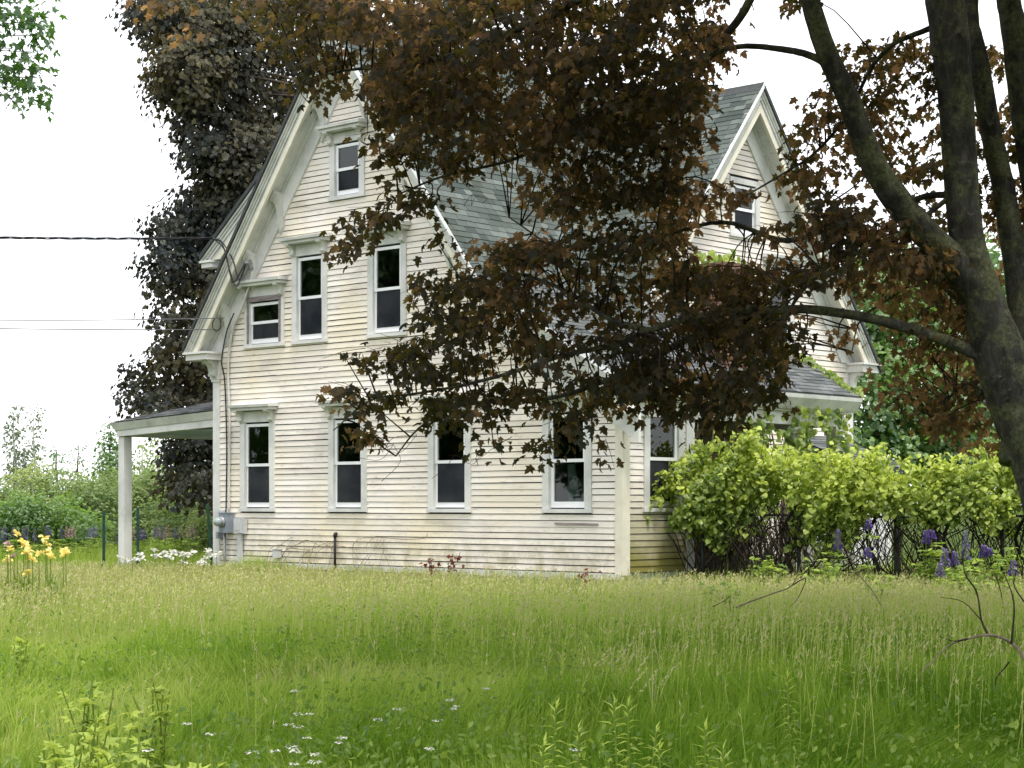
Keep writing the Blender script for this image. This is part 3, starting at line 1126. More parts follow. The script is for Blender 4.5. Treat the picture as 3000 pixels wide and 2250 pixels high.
# left wing whose eave peeks out above the rake
WT, WS, PW = 1.60, -1.95, 0.78
zwe = 6.78
ZWA = zwe + PW * (0.7 + 2.15)
wline = lambda s: ZWA - PW * abs(s - 0.7)
m = MB()
m.prism([(WS, 0.1), (0.0, 0.1), (0.0, wline(0.0) - 0.5), (WS, wline(WS) - 0.5)], lambda s, z: (s, WT, z), lambda s, z: (s, 6.0, z))
m.build('left_wing_wall', 'paint_trim', house)
slab([(-2.15, WT - 0.28, zwe), (0.7, WT - 0.28, ZWA), (0.7, 6.2, ZWA), (-2.15, 6.2, zwe)]).build('left_wing_roof', 'shingle_green', house)
rake(wline, lambda a, o, z: (a, WT - o, z), -2.15, 0.7, house, zwe - 0.12, OV=0.27)
m = MB()
m.box(-2.14, WS + 0.15, WT - 0.26, WT + 0.02, zwe - 0.27, zwe - 0.17)
m.box(-2.18, WS + 0.18, WT - 0.30, WT + 0.02, zwe - 0.169, zwe - 0.122)
m.build('eave_return', 'paint_trim', house)

# ---- chimney of single bricks
chx, chy, chw = 9.70, 3.60, 0.34
m = MB()
m.box(chx - chw + 0.015, chx + chw - 0.015, chy - chw + 0.015, chy + chw - 0.015, -0.1, 5.72)
chim = m.build('chimney', 'mortar', house)
bricks = []
BH, BL = 0.0665, 0.213
for r in range(int(5.80 / BH)):
    z = r * BH
    for face in range(4):
        off = (r % 2) * BL / 2
        a = -chw - off
        while a < chw:
            b0, b1 = max(a, -chw), min(a + BL - 0.012, chw)
            if b1 - b0 > 0.03:
                bricks.append((face, (b0 + b1) / 2, b1 - b0, z))
            a += BL
bmesh_tone = {}
vs, tn, tri = [], [], []
bricks.sort(key=lambda q: (q[0] not in (0, 1), -q[3]))      # the two faces in view, top courses first
for i, (face, a, w, z) in enumerate(bricks):
    tone = random.choice((0.05, 0.3, 0.45, 0.6, 0.8, 1.0))
    ang = (0, math.pi / 2, math.pi, -math.pi / 2)[face]
    d = np.array([math.cos(ang), math.sin(ang)])
    nn = np.array([math.sin(ang), -math.cos(ang)])
    c2 = np.array([chx, chy]) + d * a + nn * (chw - 0.03 + random.uniform(0, 0.006))
    box = np.array([(x, y, zz) for zz in (0, 1) for (x, y) in ((-0.5, -0.5), (0.5, -0.5), (0.5, 0.5), (-0.5, 0.5))], float)
    tb = np.array([(4, 5, 6), (4, 6, 7), (0, 1, 5), (0, 5, 4), (1, 2, 6), (1, 6, 5), (2, 3, 7), (2, 7, 6), (3, 0, 4), (3, 4, 7)])
    if i < 280:
        if tone not in bmesh_tone:
            bmesh_tone[tone] = np_mesh('brick', box, tb, 'brick', np.full(8, tone))
        o = bpy.data.objects.new('brick', bmesh_tone[tone])
        o.location = (c2[0], c2[1], z)
        o.rotation_euler = (0, 0, ang)
        o.scale = (w, 0.06, BH - 0.011)
        link(o, chim)
    else:
        q = box * np.array([w, 0.06, BH - 0.011])
        xy = c2[None] + q[:, 0:1] * d + q[:, 1:2] * (-nn)
        tri.append(tb + len(vs) * 8)
        vs.append(np.concatenate([xy, q[:, 2:3] + z], 1))
        tn.append(np.full(8, tone))
o = link(bpy.data.objects.new('bricks', np_mesh('bricks', np.concatenate(vs), np.concatenate(tri), 'brick', np.concatenate(tn))), chim)
o['kind'] = 'stuff'

# ---- left porch with hipped roof
PO, PE = -3.62, -0.045
m = MB()
m.add([(PO, 0.10, 3.25), (PE, 0.10, 3.40), (PE, 3.65, 4.30)], [(0, 1, 2)])
m.add([(PO, 0.10, 3.25), (PE, 3.65, 4.30), (PE, 7.0, 4.30), (PO, 7.0, 3.25)], [(0, 1, 2, 3)])
pr = m.build('porch_roof', 'shingle_grey', house)
shingle_tabs(pr, (PO, 0.10, 3.26), (PE, 0.10, 3.41), (PO + 0.0, 3.65, 4.16), 'shingle_grey', 0, lambda c: 0, keep=lambda c: c[1] - 0.1 < (c[0] - PO) * 1.0)
m = MB()
for (p, q, zp, zq) in (((PO, 0.10), (PE, 0.10), 3.25, 3.40),):
    m.hexa([(p[0] + 0.10, 0.22, zp - 0.16), (q[0], 0.22, zq - 0.16), (q[0], 0.14, zq - 0.16), (p[0] + 0.10, 0.14, zp - 0.16),
            (p[0], 0.22, zp - 0.01), (q[0], 0.22, zq - 0.01), (q[0], 0.07, zq - 0.01), (p[0] - 0.02, 0.07, zp - 0.01)])
m.hexa([(PO + 0.10, 0.22, 3.09), (PO + 0.10, 7.0, 3.09), (PO + 0.16, 7.0, 3.09), (PO + 0.16, 0.22, 3.09), (PO - 0.02, 0.22, 3.24), (PO - 0.02, 7, 3.24), (PO + 0.1, 7, 3.24), (PO + 0.1, 0.22, 3.24)])
pc = m.build('porch_cornice', 'paint_cornice', house)
m = MB()
m.hexa([(PO + 0.12, 0.36, 2.96), (PE, 0.36, 3.09), (PE, 0.16, 3.09), (PO + 0.12, 0.16, 2.96), (PO + 0.12, 0.36, 3.10), (PE, 0.36, 3.235), (PE, 0.16, 3.235), (PO + 0.12, 0.16, 3.10)])
m.box(PO + 0.12, PO + 0.32, 0.361, 7.0, 2.96, 3.10)
m.build('porch_beam', 'paint_trim', pc)
m = MB()
m.box(PO + 0.32, PE, 0.361, 6.98, 3.03, 3.05)
m.build('porch_ceiling', 'porch_ceiling_blue', pc)
for t in (0.30, 6.6):
    m = MB()
    m.box(PO + 0.13, PO + 0.33, t - 0.10, t + 0.10, 0.05, 2.955)
    m.build('porch_post', 'paint_trim', house)

# the strip where a clapboard has split away
m = MB()
m.hexa([(8.93, -0.026, 1.205), (9.86, -0.026, 1.195), (9.86, -0.034, 1.195), (8.93, -0.034, 1.205), (8.93, -0.018, 1.235), (9.86, -0.018, 1.225), (9.86, -0.03, 1.225), (8.93, -0.03, 1.235)])
m.build('split_board', 'bare_wood', house)

# curtain behind the last front window
v = []
nx = 24
for iz in range(2):
    for i in range(nx + 1):
        x = 8.98 + 0.30 * i / nx * (1.0 if iz == 0 else 0.45)
        v.append((x, 0.25 + 0.03 * math.sin(i * 1.7), 1.5 if iz == 0 else 2.2))
m = MB()
m.add(v, [(i, i + 1, nx + 2 + i, nx + 1 + i) for i in range(nx)], True)
cu = m.build('curtain', 'curtain_cloth')
cu.matrix_world = Matrix.LocRotScale((HX, HY, 0), Matrix.Rotation(HROT, 3, 'Z').to_quaternion(), None)
tag(cu, 'white curtain hanging inside the front window nearest the corner', 'curtain')

# ================================================================== fittings on the house
def hw(o):
    """place an object built in house coordinates"""
    o.location = (HX, HY, 0)
    o.rotation_euler = (0, 0, HROT)
    return o


# electricity meter
mt = hw(empty('electric_meter'))
tag(mt, 'blue grey electric meter box with round glass dial beside the left corner board', 'meter')
MB().box(0.36, 0.62, -0.20, -0.03, 0.98, 1.36).build('meter_box', 'meter_grey', mt)
MB().box(0.34, 0.64, -0.215, -0.03, 1.361, 1.375).build('lid', 'meter_grey', mt)
m = MB()
m.tube([(0.47, -0.20, 1.19), (0.47, -0.25, 1.19)], 0.105, 20)
m.build('dial_ring', 'steel_grey', mt)
m = MB()
m.tube([(0.47, -0.251, 1.19), (0.47, -0.33, 1.19), (0.47, -0.37, 1.19), (0.47, -0.385, 1.19)], [0.088, 0.085, 0.065, 0.02], 20)
m.build('dial_glass', 'meter_glass', mt)
m = MB()
m.tube([(0.42, -0.10, 0.98), (0.42, -0.10, 0.1)], 0.03, 8)
m.build('lower_conduit', 'steel_grey', mt)
MB().box(0.20, 0.345, -0.13, -0.03, 1.27, 1.42).build('junction_box', 'box_grey', mt)
MB().box(0.19, 0.27, -0.14, -0.03, 0.86, 0.99).build('junction_box', 'meter_grey', mt)

bx_ = hw(empty('telephone_box'))
tag(bx_, 'pale grey plastic telephone box to the right of the electric meter', 'utility box')
m = MB()
m.box(0.74, 0.96, -0.14, -0.03, 0.98, 1.27)
m.build('cover', 'box_grey', bx_)
m = MB()
m.box(0.90, 1.02, -0.10, -0.03, 0.96, 1.25)
m.build('back_plate', 'box_grey', bx_)
m = MB()
m.box(0.77, 0.93, -0.147, -0.1405, 1.03, 1.22)
m.build('raised_panel', 'box_grey', bx_)
MB().box(0.78, 0.90, -0.09, -0.035, 0.30, 0.955).build('riser_duct', 'box_grey', bx_)

m = MB()
m.tube(spline([(0.42, -0.07, 1.36), (0.42, -0.05, 2.4), (0.40, -0.05, 3.3), (0.36, -0.06, 4.0), (0.40, -0.16, 4.35), (0.55, -0.16, 4.9), (0.75, -0.14, 5.25)], 6), 0.014, 7)
o = hw(m.build('service_cable', 'cable_black'))
tag(o, 'thin black service cable running down the clapboards into the meter', 'cable')
m = MB()
m.tube(spline([(0.50, -0.06, 1.36), (0.50, -0.055, 2.2), (0.515, -0.055, 3.2), (0.47, -0.055, 4.0), (0.50, -0.06, 4.5), (0.66, -0.08, 5.0), (0.95, -0.10, 5.35), (1.25, -0.12, 5.9), (1.30, -0.14, 6.15)], 6), 0.022, 8)
o = hw(m.build('conduit', 'conduit_white'))
tag(o, 'off white conduit climbing the left edge of the front wall', 'conduit')
m = MB()
ring = [(0.62 + 0.13 * math.cos(a), -OV - 0.02, 5.02 + 0.13 * math.sin(a)) for a in np.linspace(0, 4 * math.pi, 40)]
m.tube(ring, 0.011, 6)
o = hw(m.build('coiled_cable', 'cable_black'))
tag(o, 'coil of spare black cable hung below the left eave', 'cable')
ws = hw(empty('weatherhead', ))
tag(ws, 'service entrance head with drooping black leads on the left rake', 'weatherhead')
m = MB()
m.tube([(1.28, -0.14, 6.05), (1.28, -0.20, 6.20), (1.28, -0.30, 6.16)], [0.04, 0.055, 0.035], 10)
m.build('hood', 'steel_grey', ws)
for k, pts in enumerate(([(1.28, -0.30, 6.16), (1.10, -0.42, 5.80), (1.02, -0.45, 5.95), (0.85, -0.46, 6.45), (0.45, -0.44, 6.72)],
                         [(1.28, -0.29, 6.14), (1.15, -0.40, 5.72), (1.0, -0.45, 6.05), (0.80, -0.46, 6.55), (0.45, -0.44, 6.71)],
                         [(1.28, -0.28, 6.14), (1.18, -0.36, 5.85), (1.05, -0.42, 6.25), (0.75, -0.45, 6.62), (0.45, -0.44, 6.70)])):
    m = MB()
    m.tube(spline(pts, 6), 0.013, 6)
    m.build('lead', 'cable_black', ws)

# overhead lines to a pole outside the picture
a = W(0.45, -0.44, 6.71)
pole_p = P(-1500, 640, 27.0)
for (name, start, end, sag, r, lab) in (
        ('overhead_wire', a, pole_p, 0.10, 0.019, 'twisted black power line reaching the house below the upper rake bracket'),
        ('overhead_wire', W(0.75, -0.38, 5.14), P(-1500, 890, 27.0), 0.12, 0.010, 'upper of the two thin telephone lines ending at the left eave'),
        ('overhead_wire', W(0.52, -0.38, 4.93), P(-1500, 925, 27.0), 0.06, 0.010, 'lower of the two thin telephone lines ending at the left eave')):
    m = MB()
    pts = []
    for i in range(61):
        q = i / 60
        p = start + (end - start) * q
        p = p - np.array([0, 0, sag * 4 * q * (1 - q)])
        pts.append(p)
    if r > 0.015:
        for ph in (0, 2.1, 4.2):
            m.tube([p + 0.017 * np.array([0, math.cos(i * 0.9 + ph), math.sin(i * 0.9 + ph)]) for i, p in enumerate(pts)], 0.011, 5)
    else:
        m.tube(pts, r, 6)
    tag(m.build(name, 'cable_grey' if r < 0.015 else 'cable_black'), lab, 'wire', 'overhead lines to the house')

# iron standpipe and vent on the front wall
sp = hw(empty('standpipe'))
tag(sp, 'short black iron pipe standing against the base of the front wall', 'pipe')
m = MB()
m.tube([(3.60, -0.08, 0.2), (3.60, -0.08, 0.95)], 0.025, 10)
m.build('pipe', 'iron_black', sp)
m = MB()
m.tube([(3.60, -0.08, 0.93), (3.60, -0.08, 0.97), (3.57, -0.05, 0.99), (3.57, 0.0, 0.99)], [0.036, 0.036, 0.028, 0.028], 10)
m.build('elbow', 'iron_black', sp)
dv = hw(empty('wall_vent'))
tag(dv, 'little grey vent low on the front wall right of the meter', 'vent')
MB().box(1.88, 2.02, -0.12, -0.02, 0.52, 0.66).build('housing', 'box_grey', dv)
MB().box(1.87, 2.03, -0.125, -0.02, 0.661, 0.675).build('flap', 'steel_grey', dv)
m = MB()
m.tube(spline([(4.35, -0.06, 0.93), (4.8, -0.05, 0.94), (5.4, -0.06, 0.91), (5.9, -0.05, 0.94), (6.0, -0.07, 1.02)], 5), [0.006] * 21, 5)
for _ in range(7):
    x = random.uniform(4.2, 6.0)
    m.tube(spline([(x, -0.05, 0.93), (x + random.uniform(-.3, .1), -0.08, 0.75), (x + random.uniform(-.6, .3), -0.10, 0.35)], 4), 0.004, 4)
o = hw(m.build('dead_vine', 'twig_dry'))
tag(o, 'dry brown vine strands clinging low on the front wall', 'vine')
m = MB()
for _ in range(9):
    x = random.uniform(1.6, 3.4)
    m.tube(spline([(x, -0.12, 0.2), (x + random.uniform(-.2, .4), -0.07, 0.6), (x + random.uniform(0, .7), -0.05, random.uniform(.7, .95)), (x + random.uniform(.3, 1.0), -0.07, random.uniform(.5, .8))], 4), 0.0045, 4)
o = hw(m.build('dead_vine', 'twig_dry'))
tag(o, 'arching dry vine strands left of the iron pipe on the wall', 'vine')

# steel posts in the grass by the porch
for (px, top, Y, lab, lean) in ((304, 1500, 36.5, 'dark green steel post standing left of the porch post', 0.0),
                                (404, 1487, 36.0, 'dark green steel post standing right of the porch post', 0.0),
                                (624, 1478, 36.6, 'leaning dark steel post against the left corner of the house', -0.07)):
    tp = P(px, top, Y)
    root = empty('steel_post', (tp[0], tp[1], 0))
    root.rotation_euler = (0, lean, 0.3)
    tag(root, lab, 'post', 'steel posts by the porch')
    MB().box(-0.028, 0.028, -0.004, 0.004, -0.05, tp[2]).build('flange', 'post_green', root)
    MB().box(-0.005, 0.005, 0.0045, 0.032, -0.05, tp[2] - 0.003).build('web', 'post_green', root)
    for k in range(8):
        MB().box(-0.012, 0.012, -0.013, -0.0045, 0.35 + k * 0.13, 0.37 + k * 0.13).build('stud', 'post_green', root)

# ================================================================== trees
def tube_path(pts, r0, r1, n=6, power=1.0):
    p = spline(pts, n)
    k = len(p)
    return p, [r0 + (r1 - r0) * (i / (k - 1)) ** power for i in range(k)]


# ---- the big purple maple in front -------------------------------------------------
TY = 18.0
maple = empty('purple_maple', (P(3150, 0, TY)[0], TY, 0))
tag(maple, 'big purple leaved maple with lichened trunk in front of the house', 'tree')
mo = np.array(maple.location)
BR = []          # polylines in world space used for attaching twigs


def limb(name, pts, r0, r1, sides=12, power=0.8, jit=0.05, n=6):
    p, rr = tube_path(pts, r0, r1, n, power)
    BR.append(np.array(p))
    m = MB()
    m.tube([q - mo for q in p], rr, sides, True, True, jit)
    return m.build(name, 'bark_lichen', maple)


def Dl(lst):
    return [D(x, y, Y) for x, y, Y in lst]


TR = [(2420, 1700, .40), (2345, 1330, .36), (2257, 1000, .31), (2208, 890, .285), (2164, 780, .255), (2119, 635, .19), (2092, 530, .165), (2080, 440, .16), (2067, 244, .164), (2055, 120, .18), (2042, 0, .185), (2025, -150, .16), (1995, -500, .12), (1960, -900, .08)]
tp_ = spline([D(x, y, 18.0) for x, y, r in TR], 5)
tr_ = np.interp(np.linspace(0, len(TR) - 1, len(tp_)), np.arange(len(TR)), [r for _, _, r in TR])
tp_[0][2] = -0.1
BR.append(np.array(tp_))
m = MB()
m.tube([q_ - mo for q_ in tp_], list(tr_), 20, True, True, 0.045)
m.build('trunk', 'bark_lichen', maple)
limb('limb', Dl([(2118, 640, 18.0), (2040, 545, 17.9), (1955, 455, 17.8), (1885, 350, 17.6), (1835, 220, 17.5), (1785, 110, 17.4), (1745, -20, 17.3), (1690, -300, 17.0), (1640, -700, 16.6)]), 0.165, 0.07, 12)
limb('limb', Dl([(2190, 1000, 18.05), (2205, 800, 18.3), (2200, 620, 18.5), (2172, 430, 18.6), (2140, 280, 18.6), (2112, 120, 18.6), (2095, 20, 18.7), (2120, -200, 18.9), (2190, -600, 19.3)]), 0.15, 0.07, 12)
limb('limb', Dl([(2262, 1030, 18.05), (2295, 880, 18.2), (2290, 700, 18.4), (2250, 450, 18.6), (2215, 250, 18.7), (2190, 60, 18.7), (2170, -60, 18.7), (2150, -400, 19.0)]), 0.22, 0.10, 12)
limb('branch', Dl([(2135, 775, 18.0), (2040, 735, 18.0), (1950, 705, 18.0), (1850, 682, 18.0), (1720, 668, 18.1), (1600, 690, 18.3), (1480, 735, 18.5), (1390, 790, 18.7), (1310, 822, 18.8), (1200, 858, 18.9), (1080, 868, 19.0), (980, 880, 19.1), (905, 925, 19.1), (855, 985, 19.1)]), 0.066, 0.007, 9)
limb('branch', Dl([(1720, 668, 18.1), (1600, 672, 18.0), (1480, 690, 17.9), (1400, 715, 17.8), (1320, 745, 17.8), (1210, 770, 17.7), (1120, 800, 17.7), (1010, 830, 17.6), (900, 850, 17.6), (800, 865, 17.5), (720, 930, 17.5)]), 0.045, 0.006, 8)
limb('branch', Dl([(1400, 715, 17.8), (1320, 690, 17.9), (1240, 640, 18.0), (1180, 610, 18.2), (1100, 590, 18.3), (1000, 610, 18.4), (920, 660, 18.5)]), 0.035, 0.006, 7)
limb('branch', Dl([(1790, 140, 17.4), (1745, 118, 17.4), (1680, 105, 17.5), (1600, 100, 17.7), (1540, 120, 17.9), (1500, 180, 18.1), (1460, 270, 18.3), (1440, 380, 18.3), (1420, 480, 18.4)]), 0.04, 0.01, 7)
limb('branch', Dl([(1690, -200, 17.1), (1620, 0, 17.3), (1560, 85, 17.5), (1500, 150, 17.6), (1400, 190, 17.8), (1250, 260, 18.0), (1120, 340, 18.2), (960, 380, 18.3), (860, 420, 18.3)]), 0.05, 0.008, 7)
limb('branch', Dl([(1650, -300, 17.0), (1450, -120, 17.3), (1250, 0, 17.6), (1050, 90, 17.8), (900, 140, 18.0), (760, 150, 18.0), (660, 170, 18.0)]), 0.06, 0.008, 7)
limb('branch', Dl([(2050, 40, 18.05), (2000, 65, 18.1), (1930, 95, 18.2), (1880, 150, 18.4), (1830, 250, 18.6), (1760, 330, 18.7), (1700, 370, 18.7), (1600, 430, 18.6)]), 0.035, 0.008, 7)
limb('branch', Dl([(2085, 400, 18.1), (1980, 480, 17.9), (1880, 540, 17.3), (1800, 560, 17.0), (1720, 640, 16.8)]), 0.03, 0.010, 7)
limb('branch', Dl([(2080, 500, 18.0), (1950, 560, 18.0), (1850, 545, 17.9), (1760, 600, 17.8), (1690, 690, 17.7)]), 0.035, 0.012, 7)
limb('branch', Dl([(2075, 420, 18.1), (1980, 430, 18.3), (1900, 500, 18.6), (1830, 470, 18.8), (1760, 400, 18.9)]), 0.04, 0.008, 7)
limb('branch', Dl([(2130, 740, 18.1), (2060, 640, 18.5), (1990, 600, 18.9), (1930, 640, 19.1), (1860, 690, 19.2), (1840, 760, 19.2)]), 0.03, 0.006, 7)
limb('branch', Dl([(2180, 900, 18.1), (2100, 830, 18.6), (2050, 860, 19.0), (2010, 930, 19.2)]), 0.03, 0.006, 7)
limb('branch', Dl([(1830, 470, 17.7), (1700, 520, 18.5), (1560, 480, 19.2), (1400, 520, 19.6), (1250, 560, 19.8), (1100, 470, 20.0)]), 0.035, 0.008, 7)
BRP = np.concatenate(BR)

# foliage: (x0, y0, x1, y1, density, Y near, Y far) in preview pixels
FOL = [
    (620, -20, 1560, 60, .95, 16.5, 20.5), (640, 60, 1545, 130, .95, 16.5, 20.5), (770, 120, 1540, 220, .95, 16.5, 20.5), (800, 210, 1520, 300, .85, 16.8, 20.5),
    (640, 110, 725, 205, .70, 16.8, 18.5), (690, 60, 770, 100, .5, 17, 19), (640, 40, 700, 120, .6, 17, 19),
    (830, 220, 905, 320, .60, 17, 19), (905, 290, 1010, 400, .62, 17, 19.5), (1010, 290, 1150, 400, .60, 17, 20), (1150, 290, 1520, 420, .90, 16.8, 20.5),
    (1490, 270, 1565, 350, .60, 17, 18.5), (800, 310, 900, 420, .55, 17, 18.5), (760, 420, 900, 540, .48, 17, 18.5), (735, 500, 800, 570, .42, 17, 18.3),
    (880, 400, 1010, 480, .50, 17, 19), (900, 480, 980, 560, .35, 17, 18.5),
    (1010, 400, 1140, 490, .20, 17, 19), (1140, 400, 1520, 520, .66, 17, 20.5), (1000, 490, 1140, 540, .45, 17, 19.5), (1090, 510, 1500, 620, .72, 17, 20.5), (1000, 540, 1130, 620, .92, 17, 19.5),
    (900, 590, 1000, 690, .85, 17, 19.2), (1000, 610, 1250, 720, .88, 17, 19.8), (1250, 610, 1500, 720, .70, 17, 20), (1450, 560, 1700, 690, .62, 17, 20),
    (870, 680, 1010, 770, .66, 17, 19.2), (1010, 700, 1180, 800, .55, 17, 19.5), (1180, 690, 1330, 790, .45, 17, 19), (1330, 690, 1620, 830, 1.0, 17, 20),
    (1560, 680, 1700, 790, .85, 17, 19.5), (780, 760, 900, 840, .60, 17, 19), (900, 770, 1060, 860, .62, 17, 19.5), (1060, 790, 1250, 850, .45, 17, 19.5), (1230, 790, 1440, 870, .85, 17, 19.8),
    (1380, 820, 1650, 900, .80, 17, 19.8), (1470, 860, 1600, 960, .60, 17, 19.5), (710, 830, 800, 890, .50, 17, 18.6), (690, 890, 790, 945, .50, 17, 18.6),
    (780, 850, 960, 930, .48, 17, 19), (780, 920, 880, 970, .32, 17, 18.6), (930, 850, 1080, 920, .75, 17, 19), (960, 910, 1070, 975, .35, 17, 18.8), (1080, 850, 1240, 890, .40, 17, 19),
    (1180, 860, 1340, 920, .60, 17, 19), (1130, 900, 1260, 985, .42, 17, 18.8), (1255, 915, 1345, 960, .38, 17, 18.6), (1250, 950, 1335, 990, .25, 17, 18.6), (1330, 860, 1470, 930, .35, 17, 19),
    (1640, 700, 1770, 790, .55, 17, 19), (1590, 780, 1690, 840, .60, 17, 18.5), (1690, 690, 1900, 740, .25, 17, 19), (1700, 730, 1800, 780, .30, 17, 18.5),
    # round the left limb and the trunk
    (1690, -20, 1740, 110, .55, 17.5, 19), (1660, 130, 1720, 190, .25, 17.5, 19), (1700, 180, 1800, 330, .55, 17.8, 20), (1690, 300, 1800, 380, .55, 17.8, 20), (1790, 220, 1850, 420, .60, 18, 20),
    (1840, 90, 1990, 190, .62, 18, 20), (1860, 190, 2030, 330, .72, 18, 20.5), (1870, 330, 2050, 430, .60, 18, 20.5), (1900, 420, 2060, 560, .55, 18, 20.5), (1960, 150, 2040, 260, .5, 18, 20),
    (1610, 335, 1760, 388, .42, 17.5, 19), (1545, 400, 1670, 452, .42, 17.5, 19), (1500, 590, 1640, 660, .80, 17.2, 19), (1750, 390, 1870, 450, .4, 18, 20),
    (1700, 410, 1880, 500, .70, 16.6, 18), (1640, 480, 1900, 600, .85, 16.6, 18.2), (1850, 500, 2060, 640, .80, 17, 19), (1640, 590, 1760, 650, .60, 16.6, 18),
    (1900, 610, 2090, 720, .70, 18.2, 20.5), (1790, 620, 1900, 680, .25, 18, 20), (1930, 700, 2120, 830, .75, 18.2, 20.5), (1960, 820, 2130, 900, .75, 18.2, 20.5), (2010, 890, 2140, 985, .72, 18.2, 20.5),
    (2130, 80, 2260, 250, .60, 18.8, 21), (2140, 240, 2260, 450, .65, 18.8, 21), (2090, 330, 2160, 640, .45, 18.8, 21), (2150, 440, 2300, 700, .62, 18.8, 21), (2120, 640, 2230, 860, .60, 18.8, 21), (2190, 850, 2330, 1000, .6, 18.8, 21),
    # reddish fringe over the far maple, top left
    (290, -20, 420, 40, .34, 17, 18.5), (350, 30, 430, 90, .22, 17, 18.5), (420, -20, 640, 40, .40, 17, 19), (540, 50, 660, 110, .20, 17, 18.5), (600, 160, 690, 240, .12, 17, 18.5),
]
so, sd = [], []
for (x0, y0, x1, y1, den, ya, yb) in FOL:
    n = max(2, int((x1 - x0) * (y1 - y0) * den / 1650.0 * ((9.0 if y1 < 320 else 6.2) if den > 0.6 else 3.9)))
    nc = max(1, n // 5)              # boughs: flat layered clusters of sprays
    cx_ = RNG.uniform(x0, x1, nc)
    cy_ = RNG.uniform(y0, y1, nc)
    cY = RNG.uniform(ya, yb, nc)
    ci = RNG.integers(0, nc, n)
    wx = min(38.0, (x1 - x0) * 0.22)
    wy = min(13.0, (y1 - y0) * 0.14)
    x = cx_[ci] + RNG.normal(0, wx, n)
    y = cy_[ci] + RNG.normal(0, wy, n)
    Yq = np.clip(cY[ci] + RNG.normal(0, 0.30, n), ya - 0.2, yb + 0.2)
    so.append(np.stack([(x * 1.35624 - 1500) / FPX * Yq, Yq, EYE - (y * 1.35624 - YH) / FPX * Yq], -1))
# the rest of the crown, above and to the right of the picture
n_out = 5000
cen = np.array([5.0, 12.0, 9.2])
q = rand_unit(n_out * 4) * (RNG.uniform(0.35, 1, (n_out * 4, 1)) ** 0.5) * np.array([6.2, 9.5, 4.3]) + cen
px_ = 1500 + FPX * q[:, 0] / q[:, 1]
py_ = YH - FPX * (q[:, 2] - EYE) / q[:, 1]
okk = (q[:, 2] > 3.4) & ((py_ < -330) | (px_ > 3330) & (py_ < 1200))
q = q[okk][:n_out]
so_in = np.concatenate(so)
# openings where house and sky show through: (x0, y0, x1, y1, share of sprays left out)
GAPS = [(1528, 185, 1700, 330, .96), (1515, 330, 1600, 400, .8), (1490, 452, 1650, 570, .96), (1565, 0, 1690, 95, .9), (1600, 115, 1700, 185, .9), (1000, 330, 1135, 505, .62), (890, 330, 960, 400, .5),
        (900, 440, 1005, 590, .75), (1700, 745, 1850, 880, .93), (1780, 640, 1900, 690, .7), (1090, 890, 1130, 1000, .9), (1345, 900, 1400, 1000, .95), (1850, -20, 2000, 85, .97), (1600, 870, 1850, 1000, .9),
        (675, 65, 775, 125, .96), (725, 110, 800, 260, .85), (700, 560, 890, 740, .97), (600, 210, 780, 380, .97), (1040, 935, 1130, 1000, .8), (1680, 395, 1730, 480, .6), (1770, 330, 1800, 480, .4), (1700, 690, 1900, 720, .5), (1820, 690, 1930, 830, .75)]
sx_ = (so_in[:, 0] / so_in[:, 1] * FPX + 1500) / 1.35624
sy_ = (YH - (so_in[:, 2] - EYE) / so_in[:, 1] * FPX) / 1.35624
keep_ = np.ones(len(so_in), bool)
for (x0, y0, x1, y1, pr_) in GAPS:
    keep_ &= ~((sx_ > x0) & (sx_ < x1) & (sy_ > y0) & (sy_ < y1) & (RNG.uniform(0, 1, len(so_in)) < pr_))
so_in = so_in[keep_]


def toward_branch(o):
    """direction away from the nearest branch point, and that point"""
    best = np.empty((len(o), 3))
    for i in range(0, len(o), 400):
        d = ((o[i:i + 400, None, :] - BRP[None]) ** 2).sum(-1)
        best[i:i + 400] = BRP[d.argmin(1)]
    return best


near = toward_branch(so_in)
out = so_in - near
dr = unit(out) * np.array([1, 1, 0.35]) + RNG.normal(0, 0.35, so_in.shape) + np.array([-0.25, -0.1, -0.15])
dr[:, 2] = np.clip(dr[:, 2], -0.7, 0.25)
pin = spray(so_in - unit(dr) * 0.22, dr, 7, 0.36, 0.092, 0.9, 0.085, 0.75, 0.35)
# orange, see-through leaves towards the rim and in patches; deep olive-brown inside
def patch(p, s, seed):
    r = np.random.default_rng(seed)
    k = r.normal(0, s, (5, 3))
    ph = r.uniform(0, 6.28, 5)
    return sum(np.sin(p @ k[i] + ph[i]) for i in range(5)) / 5 + 0.5


tone_in = np.clip(patch(pin[0], 1.1, 3) * 0.70 + RNG.normal(-0.02, 0.24, len(pin[0])), 0, 1)
